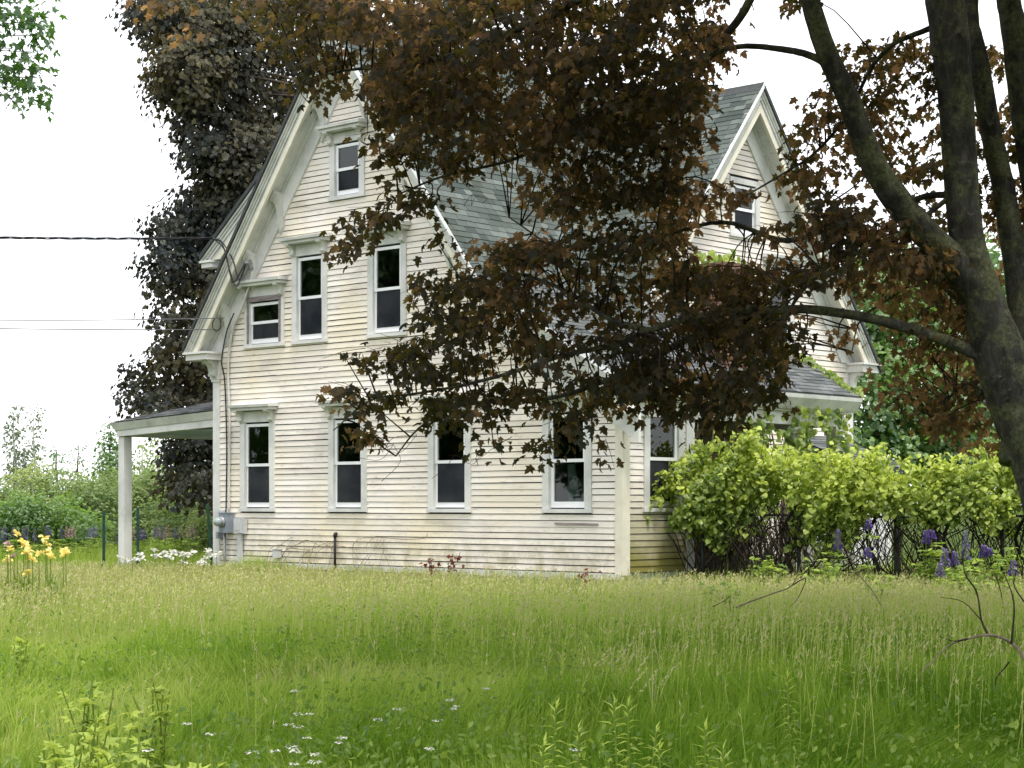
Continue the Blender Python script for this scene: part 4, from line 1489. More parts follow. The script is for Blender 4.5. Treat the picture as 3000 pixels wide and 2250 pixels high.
# the 300 nearest leaves in view are single parts
lx = 1500 + FPX * pin[0][:, 0] / pin[0][:, 1]
ly = YH - FPX * (pin[0][:, 2] - EYE) / pin[0][:, 1]
vis = np.where((lx > 20) & (lx < 2980) & (ly > 20) & (ly < 2000))[0]
first = vis[np.argsort(pin[0][vis, 1] / pin[3][vis])[:300]]
mask = np.ones(len(pin[0]), bool)
mask[first] = False
me = leaves('leaves', pin[0][mask] - mo, pin[1][mask], pin[2][mask], pin[3][mask], tone_in[mask], LEAF_MAPLE, 'leaf_maple_purple')
o = link(bpy.data.objects.new('leaves', me), maple)
o['kind'] = 'stuff'
lp = [np_mesh('leaf', LEAF_MAPLE[0], LEAF_MAPLE[1], 'leaf_maple_purple', np.full(len(LEAF_MAPLE[0]), t)) for t in (0.05, 0.2, 0.35, 0.5, 0.7, 0.95)]
for i in first:
    T = unit(pin[1][i])
    N = unit(pin[2][i] - T * np.dot(pin[2][i], T))
    B = np.cross(T, N)
    o = bpy.data.objects.new('leaf', lp[int(np.clip(tone_in[i] * 6, 0, 5))])
    Mx = Matrix(((B[0], T[0], N[0]), (B[1], T[1], N[1]), (B[2], T[2], N[2]))).to_4x4()
    o.matrix_basis = Matrix.Translation(pin[0][i] - mo) @ Mx @ Matrix.Scale(float(pin[3][i]), 4)
    link(o, maple)
# outer crown: larger clumped leaves
dq = unit(q - cen) * np.array([1, 1, 0.2])
po = spray(q, dq, 7, 0.7, 0.21, 0.6, 0.2, 0.7)
me = leaves('outer_leaves', po[0] - mo, po[1], po[2], po[3], np.clip(RNG.normal(0.35, 0.2, len(po[0])), 0, 1), LEAF_MAPLE_FAR, 'leaf_maple_purple')
o = link(bpy.data.objects.new('outer_leaves', me), maple)
o['kind'] = 'stuff'
# twigs
m = MB()
used_ = {}
for i in range(len(so_in)):
    d = np.linalg.norm(out[i])
    key_ = tuple(np.round(near[i], 2))
    e = so_in[i] + unit(dr[i]) * 0.22
    if i % 3 == 0:
        m.tube([so_in[i] - unit(dr[i]) * 0.24 - mo, so_in[i] - mo + (0, 0, 0.02), e - mo], [0.004, 0.003, 0.0015], 3, False)
    if d < 1.1 and i % 3 == 0 and used_.get(key_, 0) < 3:
        used_[key_] = used_.get(key_, 0) + 1
        mid = (so_in[i] + near[i]) / 2 + np.array([0, 0, 0.12 * d]) + RNG.normal(0, 0.05, 3)
        m.tube(np.array(spline([near[i], mid, so_in[i]], 3)) - mo, [0.010, 0.009, 0.008, 0.007, 0.006, 0.005, 0.004], 4, False)
# fine bare twigs hanging out of the crown
for (x, y, Y) in ((1280, 300, 17), (1020, 420, 17), (900, 940, 17.2), (985, 980, 17.3), (850, 960, 17.2), (1250, 910, 17.2), (1930, 120, 18), (1990, 130, 18), (1850, 700, 18), (1560, 60, 17.5)):
    p = D(x, y, Y)
    for k in range(3):
        e = p + np.array([RNG.uniform(-0.35, 0.25), 0.05, RNG.uniform(-0.45, 0.1)])
        m.tube(np.array(spline([p, (p + e) / 2 + RNG.normal(0, 0.06, 3), e], 4)) - mo, 0.0028, 3, False)
o = m.build('twigs', 'twig_dark', maple)
o['kind'] = 'stuff'


# ---- generic trees -----------------------------------------------------------------
def make_tree(name, label, cat, base, trunk, blobs, mat, shape, per_m2, size, bark='bark_grey', group=None, tone=(0.45, 0.25), sp=(6, 0.5, 0.15), droop=0.6, limbs=True, limb_r=0.05, tilt=0.45, outward=0.8, jit=0.6, shell=0.55):
    """trunk: list of (dx, dy, z, r) from the base; blobs: world (x, y, z, rx, rz)"""
    base = np.array(base, float)
    root = empty(name, base)
    tag(root, label, cat, group)
    m = MB()
    pts = [np.array([dx, dy, z]) for dx, dy, z, r in trunk]
    rs = [t[3] for t in trunk]
    pp = spline(pts, 4)
    rr = np.interp(np.linspace(0, len(rs) - 1, len(pp)), np.arange(len(rs)), rs)
    m.tube(pp, list(rr), 8, True, True, 0.06)
    m.build('trunk', bark, root)
    top = pp
    P_, D_, tn = [], [], []
    ml = MB()
    for (x, y, z, rx, rz) in blobs:
        c = np.array([x, y, z])
        n = max(6, int(per_m2 * 4 * math.pi * rx * (rx + rz) / 2))
        u = rand_unit(n)
        rad = RNG.uniform(shell, 1.05, (n, 1))
        P_.append(c + u * rad * np.array([rx, rx, rz]))
        d = u * np.array([1, 1, 0.25]) + RNG.normal(0, 0.3, (n, 3))
        d[:, 2] -= 0.15
        D_.append(d)
        tn.append(np.full(n, RNG.normal(0, tone[1] * 0.7)))
        if limbs:
            a = top[min(range(len(top)), key=lambda k: abs(top[k][2] - (z - base[2] - rz * 0.6)))]
            e = c - base
            ml.tube(spline([a, (a + e) / 2 + np.array([0, 0, 0.15 * rx]), e], 4), list(np.linspace(limb_r, limb_r * 0.3, 9)), 5, False)
    if limbs:
        ml.build('limbs', bark, root)
    o_, d_ = np.concatenate(P_), np.concatenate(D_)
    L = spray(o_, d_, sp[0], sp[1], size, droop, sp[2], tilt, outward)
    tt = np.clip(tone[0] + np.repeat(np.concatenate(tn), sp[0]) + RNG.normal(0, tone[1] * jit, len(L[0])), 0, 1)
    me = leaves('crown', L[0] - base, L[1], L[2], L[3], tt, shape, mat)
    o = link(bpy.data.objects.new('crown', me), root)
    return root


# purple maple behind the house, left
FY = 47.0
bl = []
for (x, y, r) in ((470, 40, 95), (560, 60, 120), (680, 60, 150), (430, 30, 60), (600, 190, 130), (540, 200, 90), (520, 260, 70), (480, 265, 45), (650, 300, 130), (600, 360, 90), (590, 430, 60), (680, 450, 110), (620, 500, 70),
                  (560, 590, 55), (640, 600, 90), (720, 620, 110), (480, 660, 50), (540, 690, 75), (610, 720, 90), (700, 760, 110), (470, 760, 50), (530, 800, 70), (620, 850, 90), (490, 840, 45), (720, 900, 120),
                  (500, 930, 50), (560, 960, 70), (640, 990, 80), (480, 1040, 45), (540, 1050, 60), (620, 1080, 80), (420, 1110, 50), (480, 1130, 60), (560, 1150, 70), (395, 1170, 35), (450, 1180, 50), (640, 1190, 80),
                  (550, 1330, 60), (600, 1280, 70), (510, 1400, 40), (570, 1420, 60), (620, 1380, 70), (550, 1270, 45), (640, 1450, 40)):
    c = P(x + r * 0.15, y, FY + random.uniform(-1.5, 1.5))
    bl.append((c[0], c[1], c[2], r / FPX * FY * 1.05, r / FPX * FY * 0.85))
for k in range(13):       # body of the crown behind the house
    a = random.uniform(0, 2 * math.pi)
    z = random.uniform(3.5, 15)
    rr_ = 4.2 * math.sqrt(max(0.1, 1 - ((z - 9) / 8) ** 2))
    x = -3.4 + rr_ * 0.7 * math.cos(a)
    bl.append((x, 49.0 + rr_ * 0.6 * math.sin(a), z, 1.3, 1.1))
make_tree('purple_maple', 'tall dark purple maple rising behind the left side of the house', 'tree', (-4.2, 48.6, 0),
          [(0, 0, -0.1, 0.42), (0.1, 0, 2.5, 0.34), (-0.1, 0.1, 6, 0.26), (0.1, 0, 10, 0.16), (0, 0, 14, 0.05)], bl, 'leaf_maple_far', LEAF_MAPLE_FAR, 20, 0.145, tone=(0.40, 0.34), sp=(6, 0.5, 0.16), droop=1.1, tilt=0.28, outward=1.2, jit=0.45, shell=0.6)

# green maple behind the right gable
bl = []
for (x, y, r, Y) in ((2530, 800, 70, 47), (2600, 860, 90, 47), (2700, 830, 110, 48), (2560, 950, 80, 46.5), (2650, 980, 110, 47), (2600, 1080, 95, 46), (2700, 1100, 110, 46.5), (2560, 1180, 70, 45.5), (2630, 1210, 100, 46), (2560, 1270, 60, 45),
                     (2720, 1240, 110, 46), (2820, 1000, 130, 48), (2850, 1180, 120, 47), (2960, 1100, 140, 48), (2800, 850, 100, 48), (2620, 1320, 80, 45.5), (2760, 1360, 110, 46), (2900, 1330, 120, 46.5), (3050, 1280, 140, 47), (2480, 1300, 45, 44.6), (2950, 800, 120, 49), (3050, 950, 140, 49)):
    c = P(x, y, Y)
    bl.append((c[0], c[1], c[2], r / FPX * Y * 1.1, r / FPX * Y * 0.95))
make_tree('green_maple', 'bright green maple growing behind the right gable', 'tree', (10.6, 47.4, 0),
          [(0, 0, -0.1, 0.22), (0.1, 0, 1.5, 0.18), (0, 0.1, 4, 0.12), (0.2, 0, 7, 0.05)], bl, 'leaf_green', LEAF_MAPLE_FAR, 14, 0.17, tone=(0.55, 0.35), sp=(6, 0.45, 0.14), droop=0.8)

# green branch reaching in at the top left corner, its tree outside the frame
bl = []
for (x, y, r) in ((30, 30, 55), (90, 50, 50), (150, 70, 40), (190, 60, 25), (20, 120, 45), (80, 150, 40), (140, 160, 30), (165, 110, 22), (10, 190, 35), (70, 200, 28), (110, 235, 30), (155, 235, 28), (150, 265, 18), (30, 235, 18), (60, 285, 16), (110, 15, 40), (-60, 60, 80), (-80, 180, 80), (-200, 100, 120), (-150, -80, 150), (60, -60, 70)):
    c = P(x - 45, y - 8, 25 + random.uniform(-0.5, 0.5))
    bl.append((c[0], c[1], c[2], r / FPX * 25 * 0.9, r / FPX * 25 * 0.5))
make_tree('green_maple', 'green leaved branch hanging in from the top left corner', 'tree', (-10.4, 25.0, 0),
          [(0, 0, -0.1, 0.25), (0.1, 0, 3, 0.2), (0.3, 0, 6, 0.14), (0.9, 0, 8.2, 0.05)], bl, 'leaf_green', LEAF_MAPLE_LOW, 22, 0.12, tone=(0.08, 0.15), sp=(5, 0.35, 0.11), droop=0.6, limb_r=0.018)

# ---- background on the left: thicket, hedge shrubs, far trees
def shrub(px, top, width, Y, label, mat='leaf_shrub', dens=26, tone=(0.55, 0.25), size=0.15, name='field_shrub', cat='shrub', group='shrubs along the field edge'):
    zt = EYE - (top - YH) / FPX * Y
    w = width / FPX * Y
    x = (px - 1500) / FPX * Y
    bl = []
    for k in range(9):
        bl.append((x + random.uniform(-0.5, 0.5) * w, Y + random.uniform(-0.5, 0.5) * w * 0.6, zt * random.uniform(0.25, 0.80), w * 0.24, zt * 0.20))
    bl.append((x, Y, zt * 0.8, w * 0.25, zt * 0.2))
    make_tree(name, label, cat, (x, Y, 0), [(0, 0, -0.05, 0.05), (0.05, 0, zt * 0.3, 0.04), (0, 0, zt * 0.7, 0.015)], bl, mat, LEAF_OVAL, dens, size, group=group, tone=tone, sp=(6, 0.35, 0.14), droop=0.2, limb_r=0.015)


for (px, top, wd, Y, lab) in (
        (-60, 1375, 260, 58, 'light green shrub at the far left edge of the field'),
        (90, 1352, 230, 60, 'tall light green shrub below the pair of pale poplars'),
        (230, 1392, 220, 57, 'low rounded green shrub left of the porch post'),
        (350, 1372, 230, 61, 'light green shrub directly behind the porch post'),
        (470, 1365, 220, 60, 'yellow green shrub seen below the porch beam'),
        (560, 1440, 180, 52, 'green shrub below the hanging purple maple leaves'),
        (640, 1470, 150, 50, 'green bush touching the left corner of the house')):
    shrub(px, top, wd, Y, lab)
for (px, top, wd, Y, lab) in ((160, 1440, 200, 53, 'darker green bush in front of the field shrubs, left of the posts'),
                              (20, 1450, 190, 53, 'darker green bush low at the left edge above the irises')):
    shrub(px, top, wd, Y, lab, 'leaf_green', 22, (0.75, 0.2))


def slim_tree(px, top, width, Y, label, mat, bark, dens, name, nb=9, size=0.22, z_low=0.25, tone=(0.5, 0.25)):
    zt = EYE - (top - YH) / FPX * Y
    w = width / FPX * Y
    x = (px - 1500) / FPX * Y
    bl = [(x + random.uniform(-0.4, 0.4) * w * (1.1 - q), Y + random.uniform(-0.3, 0.3) * w, zt * (z_low + (0.97 - z_low) * q), w * (0.42 - 0.34 * q), zt * 0.085) for q in np.linspace(0, 1, nb)]
    make_tree(name, label, 'tree', (x, Y, 0), [(0, 0, -0.1, 0.12), (0.1, 0, zt * 0.4, 0.09), (-0.05, 0, zt * 0.75, 0.05), (0, 0, zt, 0.015)], bl, mat, LEAF_OVAL, dens, size, bark=bark, group='far trees beyond the field', tone=tone, sp=(6, 0.5, 0.2), droop=0.3, limb_r=0.03)


slim_tree(42, 1182, 74, 112, 'taller left one of the two pale poplars beyond the field', 'leaf_hazed', 'bark_birch', 8, 'poplar', 12, 0.26)
slim_tree(100, 1200, 62, 114, 'thinner right one of the two pale poplars beyond the field', 'leaf_hazed', 'bark_birch', 5.0, 'poplar', 12, 0.26)
slim_tree(325, 1255, 130, 90, 'round dark green tree left of the porch post beyond the shrubs', 'leaf_green', 'bark_grey', 20, 'field_tree', 9, 0.22, tone=(0.5, 0.2))
slim_tree(167, 1315, 50, 95, 'small sparse sapling poking above the field shrubs', 'leaf_green', 'bark_grey', 5, 'sapling', 7, 0.22)
slim_tree(230, 1318, 70, 95, 'wispy sapling between the poplars and the round tree', 'leaf_hazed', 'bark_grey', 5, 'sapling', 7, 0.22)
slim_tree(420, 1290, 120, 85, 'white stemmed birch seen just right of the porch post', 'leaf_shrub', 'bark_birch', 9.0, 'birch', 8, 0.22, 0.3)
slim_tree(465, 1280, 110, 87, 'white stemmed birch seen below the porch ceiling', 'leaf_shrub', 'bark_birch', 9.0, 'birch', 8, 0.22, 0.3)
slim_tree(540, 1270, 150, 90, 'green tree behind the birches under the porch roof', 'leaf_shrub', 'bark_grey', 14.0, 'field_tree', 8, 0.24)

# roadside trees beyond the left edge of the picture, mirrored in the front windows
for (x, y, h, lab) in ((-27, 33, 11, 'roadside tree outside the left edge, nearest the house'), (-34, 41, 13, 'roadside tree outside the left edge, behind the nearest one'), (-31, 26, 12, 'roadside tree outside the left edge, nearer the viewer'), (-40, 33, 14, 'tallest roadside tree outside the left edge')):
    bl = [(x + random.gauss(0, 2.0), y + random.gauss(0, 2.0), h * random.uniform(0.25, 0.92), 1.7, 1.2) for _ in range(22)]
    make_tree('roadside_tree', lab, 'tree', (x, y, 0), [(0, 0, -0.1, 0.35), (0.1, 0, h * 0.3, 0.28), (0, 0.1, h * 0.6, 0.18), (0, 0, h * 0.9, 0.05)], bl, 'leaf_green', LEAF_QUAD, 4, 0.34, group='roadside trees outside the left edge', sp=(6, 0.8, 0.3))

# ================================================================== fence and grape vine on the right
FA, FB = np.array([3.05, 30.9, 0.0]), np.array([9.6, 28.6, 0.0])
FD = unit(FB - FA)
FN = np.array([FD[1], -FD[0], 0])           # towards the viewer
if FN[1] > 0:
    FN = -FN
FLEN = float(np.linalg.norm(FB - FA))
fence = empty('chain_link_fence', FA)
tag(fence, 'dark chain link fence sagging under the grape vine', 'fence')
for k, dx in enumerate((0.1, 1.7, 3.27, 4.9, 6.4)):
    p = FD * dx
    m = MB()
    m.tube([p + (0, 0, -0.1), p + (0, 0, 1.42)], 0.035 if k != 2 else 0.05, 8)
    m.tube([p + (0, 0, 1.42), p + (0, 0, 1.46)], [0.04, 0.012], 8)
    m.build('post', 'fence_steel', fence)
m = MB()
m.tube([FD * 0.0 + (0, 0, 1.38), FD * FLEN * 0.5 + (0, 0, 1.33), FD * FLEN + (0, 0, 1.38)], 0.02, 6)
m.build('top_rail', 'fence_steel', fence)
m = MB()
stp = 0.085
for k in range(int((FLEN + 1.3) / stp)):
    for sg in (1, -1):
        a0 = k * stp - 1.3 if sg > 0 else k * stp
        a1 = a0 + sg * 1.3
        z0, z1 = 0.05, 1.35
        pts = []
        for q in np.linspace(0, 1, 5):
            a = a0 + (a1 - a0) * q
            if 0 <= a <= FLEN:
                pts.append(FD * a + (0, 0, z0 + (z1 - z0) * q) + FN * 0.04 * math.sin(a * 1.7))
        if len(pts) > 1:
            m.tube(pts, 0.0035, 3, False, False)
o = m.build('wire_mesh', 'fence_steel', fence)
o['kind'] = 'stuff'

vine = empty('grape_vine', FA)
tag(vine, 'sprawling yellow green grape vine smothering the fence right of the house', 'vine')
# clumps of leaves draped along the fence, (x, top y, bottom y, thickness) read off in the preview
def fbm1(a):
    return 0.5 + 0.28 * np.sin(a * 3.1 + 0.6) + 0.22 * np.sin(a * 7.7 + 2.0) + 0.15 * np.sin(a * 17.0)


NV = 25000
u = RNG.uniform(-0.55, FLEN + 0.8, NV)
topz = np.interp(u, [-0.55, 0.0, 0.5, 1.0, 1.8, 2.6, 3.6, 4.6, 5.6, 6.6, 7.6], [1.95, 2.35, 2.50, 2.48, 2.34, 2.20, 2.16, 2.16, 2.22, 2.26, 2.2])
topz = topz + 0.08 * np.sin(u * 2.9) + 0.06 * np.sin(u * 8.3 + 1)
botz = np.interp(u, [-0.55, 0.3, 1.0, 1.6, 2.4, 3.4, 4.4, 5.4, 7.6], [1.05, 1.02, 0.95, 0.78, 1.0, 1.18, 1.24, 1.1, 1.0]) + 0.14 * np.sin(u * 4.3 + 2) + 0.10 * np.sin(u * 10.1)
v = RNG.uniform(0, 1, NV)                      # 0 top .. 1 bottom edge
thick = 0.62 * np.sqrt(np.clip(v, 0.02, 1)) * (1.0 - 0.35 * v)
w_ = RNG.uniform(-1.0, 1.0, NV)
w_ = np.sign(w_) * np.abs(w_) ** 0.6
zz = topz + (botz - topz) * v + RNG.normal(0, 0.05, NV)
pos = FD[None] * u[:, None] + FN[None] * (w_ * thick + 0.08)[:, None]
pos[:, 2] = zz
pos += RNG.normal(0, 0.05, (NV, 3)) + 0.16 * np.stack([np.sin(3.1 * u + 5 * v), np.sin(4.3 * u + 1.0 + 4 * v), np.sin(6.1 * u + 2 + 7 * v) * 0.6], -1)
outw = FN[None] * (w_ * (0.35 + v))[:, None] + RNG.normal(0, 0.25, (NV, 3)) + FD[None] * RNG.normal(0, 0.35, (NV, 1))
tip = outw * 0.8
tip[:, 2] -= 0.25 + 0.45 * v
nr = outw * 0.35 + np.array([0, 0, 1.1]) + RNG.normal(0, 0.55, (NV, 3))
sz = 0.080 * RNG.uniform(0.35, 1.4, NV)
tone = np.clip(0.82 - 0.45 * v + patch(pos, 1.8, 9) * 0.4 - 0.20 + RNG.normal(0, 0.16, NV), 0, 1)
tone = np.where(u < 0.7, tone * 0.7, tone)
kv = (v < 0.55 + 0.65 * fbm1(u)) & (patch(pos, 3.4, 17) > 0.17)
u, v, w_, pos, tip, nr, sz, tone, topz = u[kv], v[kv], w_[kv], pos[kv], tip[kv], nr[kv], sz[kv], tone[kv], topz[kv]
NV = len(u)
front = np.where(w_ > 0.1)[0]
first = front[np.argsort(-sz[front])[:260]]
mask = np.ones(NV, bool)
mask[first] = False
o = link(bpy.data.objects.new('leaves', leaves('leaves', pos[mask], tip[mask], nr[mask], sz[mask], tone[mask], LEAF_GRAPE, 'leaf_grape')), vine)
o['kind'] = 'stuff'
lp = [np_mesh('leaf', LEAF_GRAPE[0], LEAF_GRAPE[1], 'leaf_grape', np.full(len(LEAF_GRAPE[0]), t)) for t in (0.15, 0.35, 0.5, 0.65, 0.8, 0.95)]


def put_leaf(proto, p, tp, nn, s, parent):
    T = unit(tp)
    N = unit(nn - T * np.dot(nn, T))
    B = np.cross(T, N)
    o = bpy.data.objects.new('leaf', proto)
    o.matrix_basis = Matrix.Translation(p) @ Matrix(((B[0], T[0], N[0]), (B[1], T[1], N[1]), (B[2], T[2], N[2]))).to_4x4() @ Matrix.Scale(float(s), 4)
    link(o, parent)


for i in first:
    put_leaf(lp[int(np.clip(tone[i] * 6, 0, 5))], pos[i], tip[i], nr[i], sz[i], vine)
m = MB()
for k in range(420):           # tangle of old canes below the leaves
    a = random.uniform(-0.2, FLEN + 0.5)
    b = a + random.uniform(-0.9, 0.9)
    o0 = random.uniform(-0.25, 0.35)
    pts = [FD * a + FN * o0 + np.array([0, 0, random.uniform(0.0, 0.7)]), FD * (a * 0.6 + b * 0.4 + random.uniform(-.2, .2)) + FN * (o0 + random.uniform(-.2, .25)) + np.array([0, 0, random.uniform(0.4, 1.1)]),
           FD * b + FN * random.uniform(-0.1, 0.4) + np.array([0, 0, random.uniform(1.1, 1.6)])]
    m.tube(spline(pts, 4), random.choice((0.005, 0.007, 0.010)), 4, False)
for a in (0.5, 1.5, 2.9, 4.1, 5.2, 6.2):
    m.tube(spline([FD * a + (0, 0, -0.05), FD * (a + 0.1) + FN * 0.1 + (0, 0, 0.5), FD * (a - 0.1) + (0, 0, 1.0), FD * (a + 0.2) + (0, 0, 1.6)], 4), 0.028, 6, False)
o = m.build('canes', 'twig_dark', vine)
o['kind'] = 'stuff'
m = MB()
for k in range(70):            # fresh tendrils standing off the top
    a = random.uniform(-0.2, FLEN + 0.5)
    zt_ = float(np.interp(a, u[np.argsort(u)], topz[np.argsort(u)]))
    p0 = FD * a + FN * random.uniform(-0.1, 0.5) + np.array([0, 0, zt_ - 0.15])
    e = p0 + np.array([random.uniform(-0.2, 0.2), random.uniform(-0.1, 0.1), random.uniform(0.2, 0.38)])
    m.tube(spline([p0, (p0 + e) / 2 + np.array([random.uniform(-.06, .06), 0, 0.03]), e], 3), 0.004, 3, False)
sl_p, sl_t = [], []
for k in range(75):            # arching young shoots carrying leaves
    a = random.uniform(-0.5, FLEN + 0.6)
    zt_ = float(np.interp(a, u[np.argsort(u)], topz[np.argsort(u)])) - random.choice((0.05, 0.2, 0.45, 0.7))
    p0 = FD * a + FN * random.uniform(0.05, 0.45) + np.array([0, 0, zt_])
    Ls = random.uniform(0.35, 0.8)
    ang = random.uniform(-1.2, 1.2)
    out_ = FN * math.cos(ang) + FD * math.sin(ang)
    pm = p0 + out_ * Ls * 0.5 + np.array([0, 0, random.uniform(0.05, 0.30)])
    e = p0 + out_ * Ls * random.uniform(0.7, 1.0) + np.array([0, 0, random.uniform(-0.35, 0.15)])
    pp = spline([p0, pm, e], 5)
    m.tube(pp, 0.004, 3, False)
    for q_ in range(1, len(pp)):
        for _ in range(2):
            sl_p.append(pp[q_] + np.array([random.uniform(-.03, .03) for _ in range(3)]))
            sl_t.append(out_ * 0.5 + np.array([random.uniform(-.8, .8), random.uniform(-.8, .8), random.uniform(-.9, .3)]))
n_ = len(sl_p)
o = link(bpy.data.objects.new('arching_shoots', leaves('arching_shoots', np.array(sl_p), np.array(sl_t), RNG.normal(0, 0.5, (n_, 3)) + np.array([0, -0.3, 1.0]), 0.085 * RNG.uniform(0.4, 1.2, n_), np.clip(RNG.normal(0.75, 0.2, n_), 0, 1), LEAF_GRAPE, 'leaf_grape')), vine)
o['kind'] = 'stuff'
m.build('tendrils', 'leaf_weed', vine)['kind'] = 'stuff'
nt = 240
a = RNG.uniform(-0.2, FLEN + 0.5, nt)
order = np.argsort(u)
pt = FD[None] * a[:, None] + FN[None] * RNG.uniform(-0.1, 0.5, (nt, 1))
pt[:, 2] = np.interp(a, u[order], topz[order]) + RNG.uniform(-0.02, 0.22, nt)
o = link(bpy.data.objects.new('shoot_leaves', leaves('shoot_leaves', pt, RNG.normal(0, 1, (nt, 3)) + np.array([0, 0, 0.2]), RNG.normal(0, 0.6, (nt, 3)) + np.array([0, -0.5, 0.8]), 0.075 * RNG.uniform(0.5, 1.2, nt), RNG.uniform(0.7, 1, nt), LEAF_GRAPE, 'leaf_grape')), vine)
o['kind'] = 'stuff'

# creeper climbing the chimney, the porch and the roof edge
creeper = hw(empty('creeper'))
tag(creeper, 'green creeper climbing the brick chimney and side porch of the house', 'vine')
CP = []


def creep(n, f, size=0.12):
    CP.append((np.array([f() for _ in range(n)]), size))


U = random.uniform
creep(120, lambda: (U(9.2, 10.0), U(3.2, 3.9), U(5.5, 5.95) + U(0, 0.1)))                              # tuft on the chimney top
creep(320, lambda: (U(9.9, 10.55), U(2.9, 4.1), abs(random.gauss(0, 1)) * 0.9 + 1.3), 0.13)
creep(420, lambda: (U(10.2, 10.75), U(1.75, 3.2), U(0.9, 2.6)), 0.14)
creep(160, lambda: (U(10.38, 10.65), U(2.6, 5.2), U(2.2, 3.1)), 0.12)
creep(260, lambda: (10.42 + U(0, 0.2), 4.9 + random.gauss(0, 0.22), U(0.8, 2.9)), 0.13)
creep(220, lambda: (10.42 + U(0, 0.2), 6.2 + random.gauss(0, 0.28), U(0.8, 2.8)), 0.13)
creep(200, lambda: (lambda s: (s, 6.5 + U(-0.18, 0.14), zroof(s) + U(0.0, 0.12)))(U(7.8, 10.7)), 0.12)   # roof edge
creep(90, lambda: (U(10.5, 10.8), U(4.5, 6.2), U(2.85, 3.3)), 0.11)
creep(300, lambda: (U(8.2, 10.2), U(2.4, 4.4), U(0.3, 2.6)), 0.14)
pos = np.concatenate([c[0] for c in CP])
sz = np.concatenate([np.full(len(c[0]), c[1]) for c in CP]) * RNG.uniform(0.5, 1.2, len(pos))
n = len(pos)
tip = RNG.normal(0, 0.5, (n, 3)) + np.array([0.5, -0.2, -0.9])
nr = RNG.normal(0, 0.45, (n, 3)) + np.array([0.8, -0.4, 0.7])
o = link(bpy.data.objects.new('leaves', leaves('leaves', pos, tip, nr, sz, np.clip(RNG.normal(0.38, 0.22, n), 0, 1), LEAF_GRAPE, 'leaf_grape')), creeper)
o['kind'] = 'stuff'
m = MB()
for k in range(110):
    s, t = U(9.9, 10.7), U(1.8, 5.2)
    pts = [(s + U(-.2, .2), t + U(-.5, .5), -0.05), (s + U(-.2, .2), t + U(-.2, .2), U(0.5, 1.0)), (s - U(0, .3), t + U(-.2, .2), U(1.2, 1.9)), (s - U(0, .4), t + U(-.3, .3), U(1.9, 2.9))]
    m.tube(spline(pts, 4), random.choice((0.006, 0.009, 0.014)), 4, False)
m.build('stems', 'twig_dry', creeper)

# dead brushwood between the side wall and the fence
m = MB()
for k in range(120):
    p = W(U(10.6, 11.4), U(1.6, 3.6), 0)
    e = p + np.array([U(-0.5, 0.5), U(-0.3, 0.3), U(0.6, 1.35)])
    m.tube(spline([p, (p + e) / 2 + np.array([U(-.15, .15), 0, 0.1]), e], 3), 0.006, 3, False)
tag(m.build('brushwood', 'twig_dark'), 'tangle of dead brown stems between the side wall and the fence', 'brush')

# ================================================================== meadow
def in_house(x, y):
    dx, dy = x - HX, y - HY
    s = CR * dx + SR * dy
    t = -SR * dx + CR * dy
    return ((s > -0.02) & (s < 10.4) & (t > -0.06)) | ((s > -3.6) & (s <= 0) & (t > 0.8))


def fbm(x, y, sc, seed):
    r = np.random.default_rng(seed)
    v = np.zeros_like(x)
    for k in range(7):
        a = r.uniform(0, 6.28)
        f = sc * r.uniform(0.6, 2.2)
        v += np.sin((x * math.cos(a) + y * math.sin(a)) * f + r.uniform(0, 6.28)) / 7
    return v


def blades(x, y, h, w, tone, lean=0.35, curve=0.5):
    n = len(x)
    az = RNG.uniform(0, 2 * math.pi, n)
    wd = np.stack([np.cos(az), np.sin(az), np.zeros(n)], -1)
    la = 2.6 * fbm(x, y, 0.7, 77) * 2 + RNG.normal(0.3, 0.9, n)
    flat = np.clip(fbm(x, y, 0.9, 78) * 2.2, 0, 1)
    ld = np.stack([np.cos(la), np.sin(la), np.zeros(n)], -1) * ((np.abs(RNG.normal(0, lean, n)) + 0.45 * flat) * h)[:, None]
    h = h * (1 - 0.28 * flat)
    b = np.stack([x, y, np.full(n, -0.02)], -1)
    up = np.array([0, 0, 1.0])
    mid = b + ld * 0.35 + up * (h * 0.58)[:, None]
    tp = b + ld * (1.0 + curve * RNG.uniform(0, 0.6, n))[:, None] + up * (h * RNG.uniform(0.85, 1.0, n))[:, None]
    hw_ = wd * (w * 0.5)[:, None]
    V = np.stack([b - hw_ * 0.8, b + hw_ * 0.8, mid - hw_, mid + hw_, tp], 1).reshape(-1, 3)
    tri = np.array([(0, 1, 3), (0, 3, 2), (2, 3, 4)])
    T = (tri[None] + (np.arange(n) * 5)[:, None, None]).reshape(-1, 3)
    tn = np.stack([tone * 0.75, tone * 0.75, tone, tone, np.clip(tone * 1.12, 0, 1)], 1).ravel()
    return V, T, tn


def blades_far(x, y, h, w, tone):
    """one-piece blades for the distance"""
    n = len(x)
    az = RNG.uniform(0, 2 * math.pi, n)
    hw_ = np.stack([np.cos(az), np.sin(az), np.zeros(n)], -1) * (w * 0.6)[:, None]
    la = 2.6 * fbm(x, y, 0.7, 77) * 2 + RNG.normal(0.3, 0.9, n)
    ld = np.stack([np.cos(la), np.sin(la), np.zeros(n)], -1) * (np.abs(RNG.normal(0, 0.45, n)) * h)[:, None]
    b = np.stack([x, y, np.full(n, -0.02)], -1)
    V = np.stack([b - hw_, b + hw_, b + ld + np.array([0, 0, 1.0]) * h[:, None]], 1).reshape(-1, 3)
    return V, np.arange(n * 3).reshape(-1, 3), np.stack([tone * 0.75, tone * 0.75, np.clip(tone * 1.1, 0, 1)], 1).ravel()


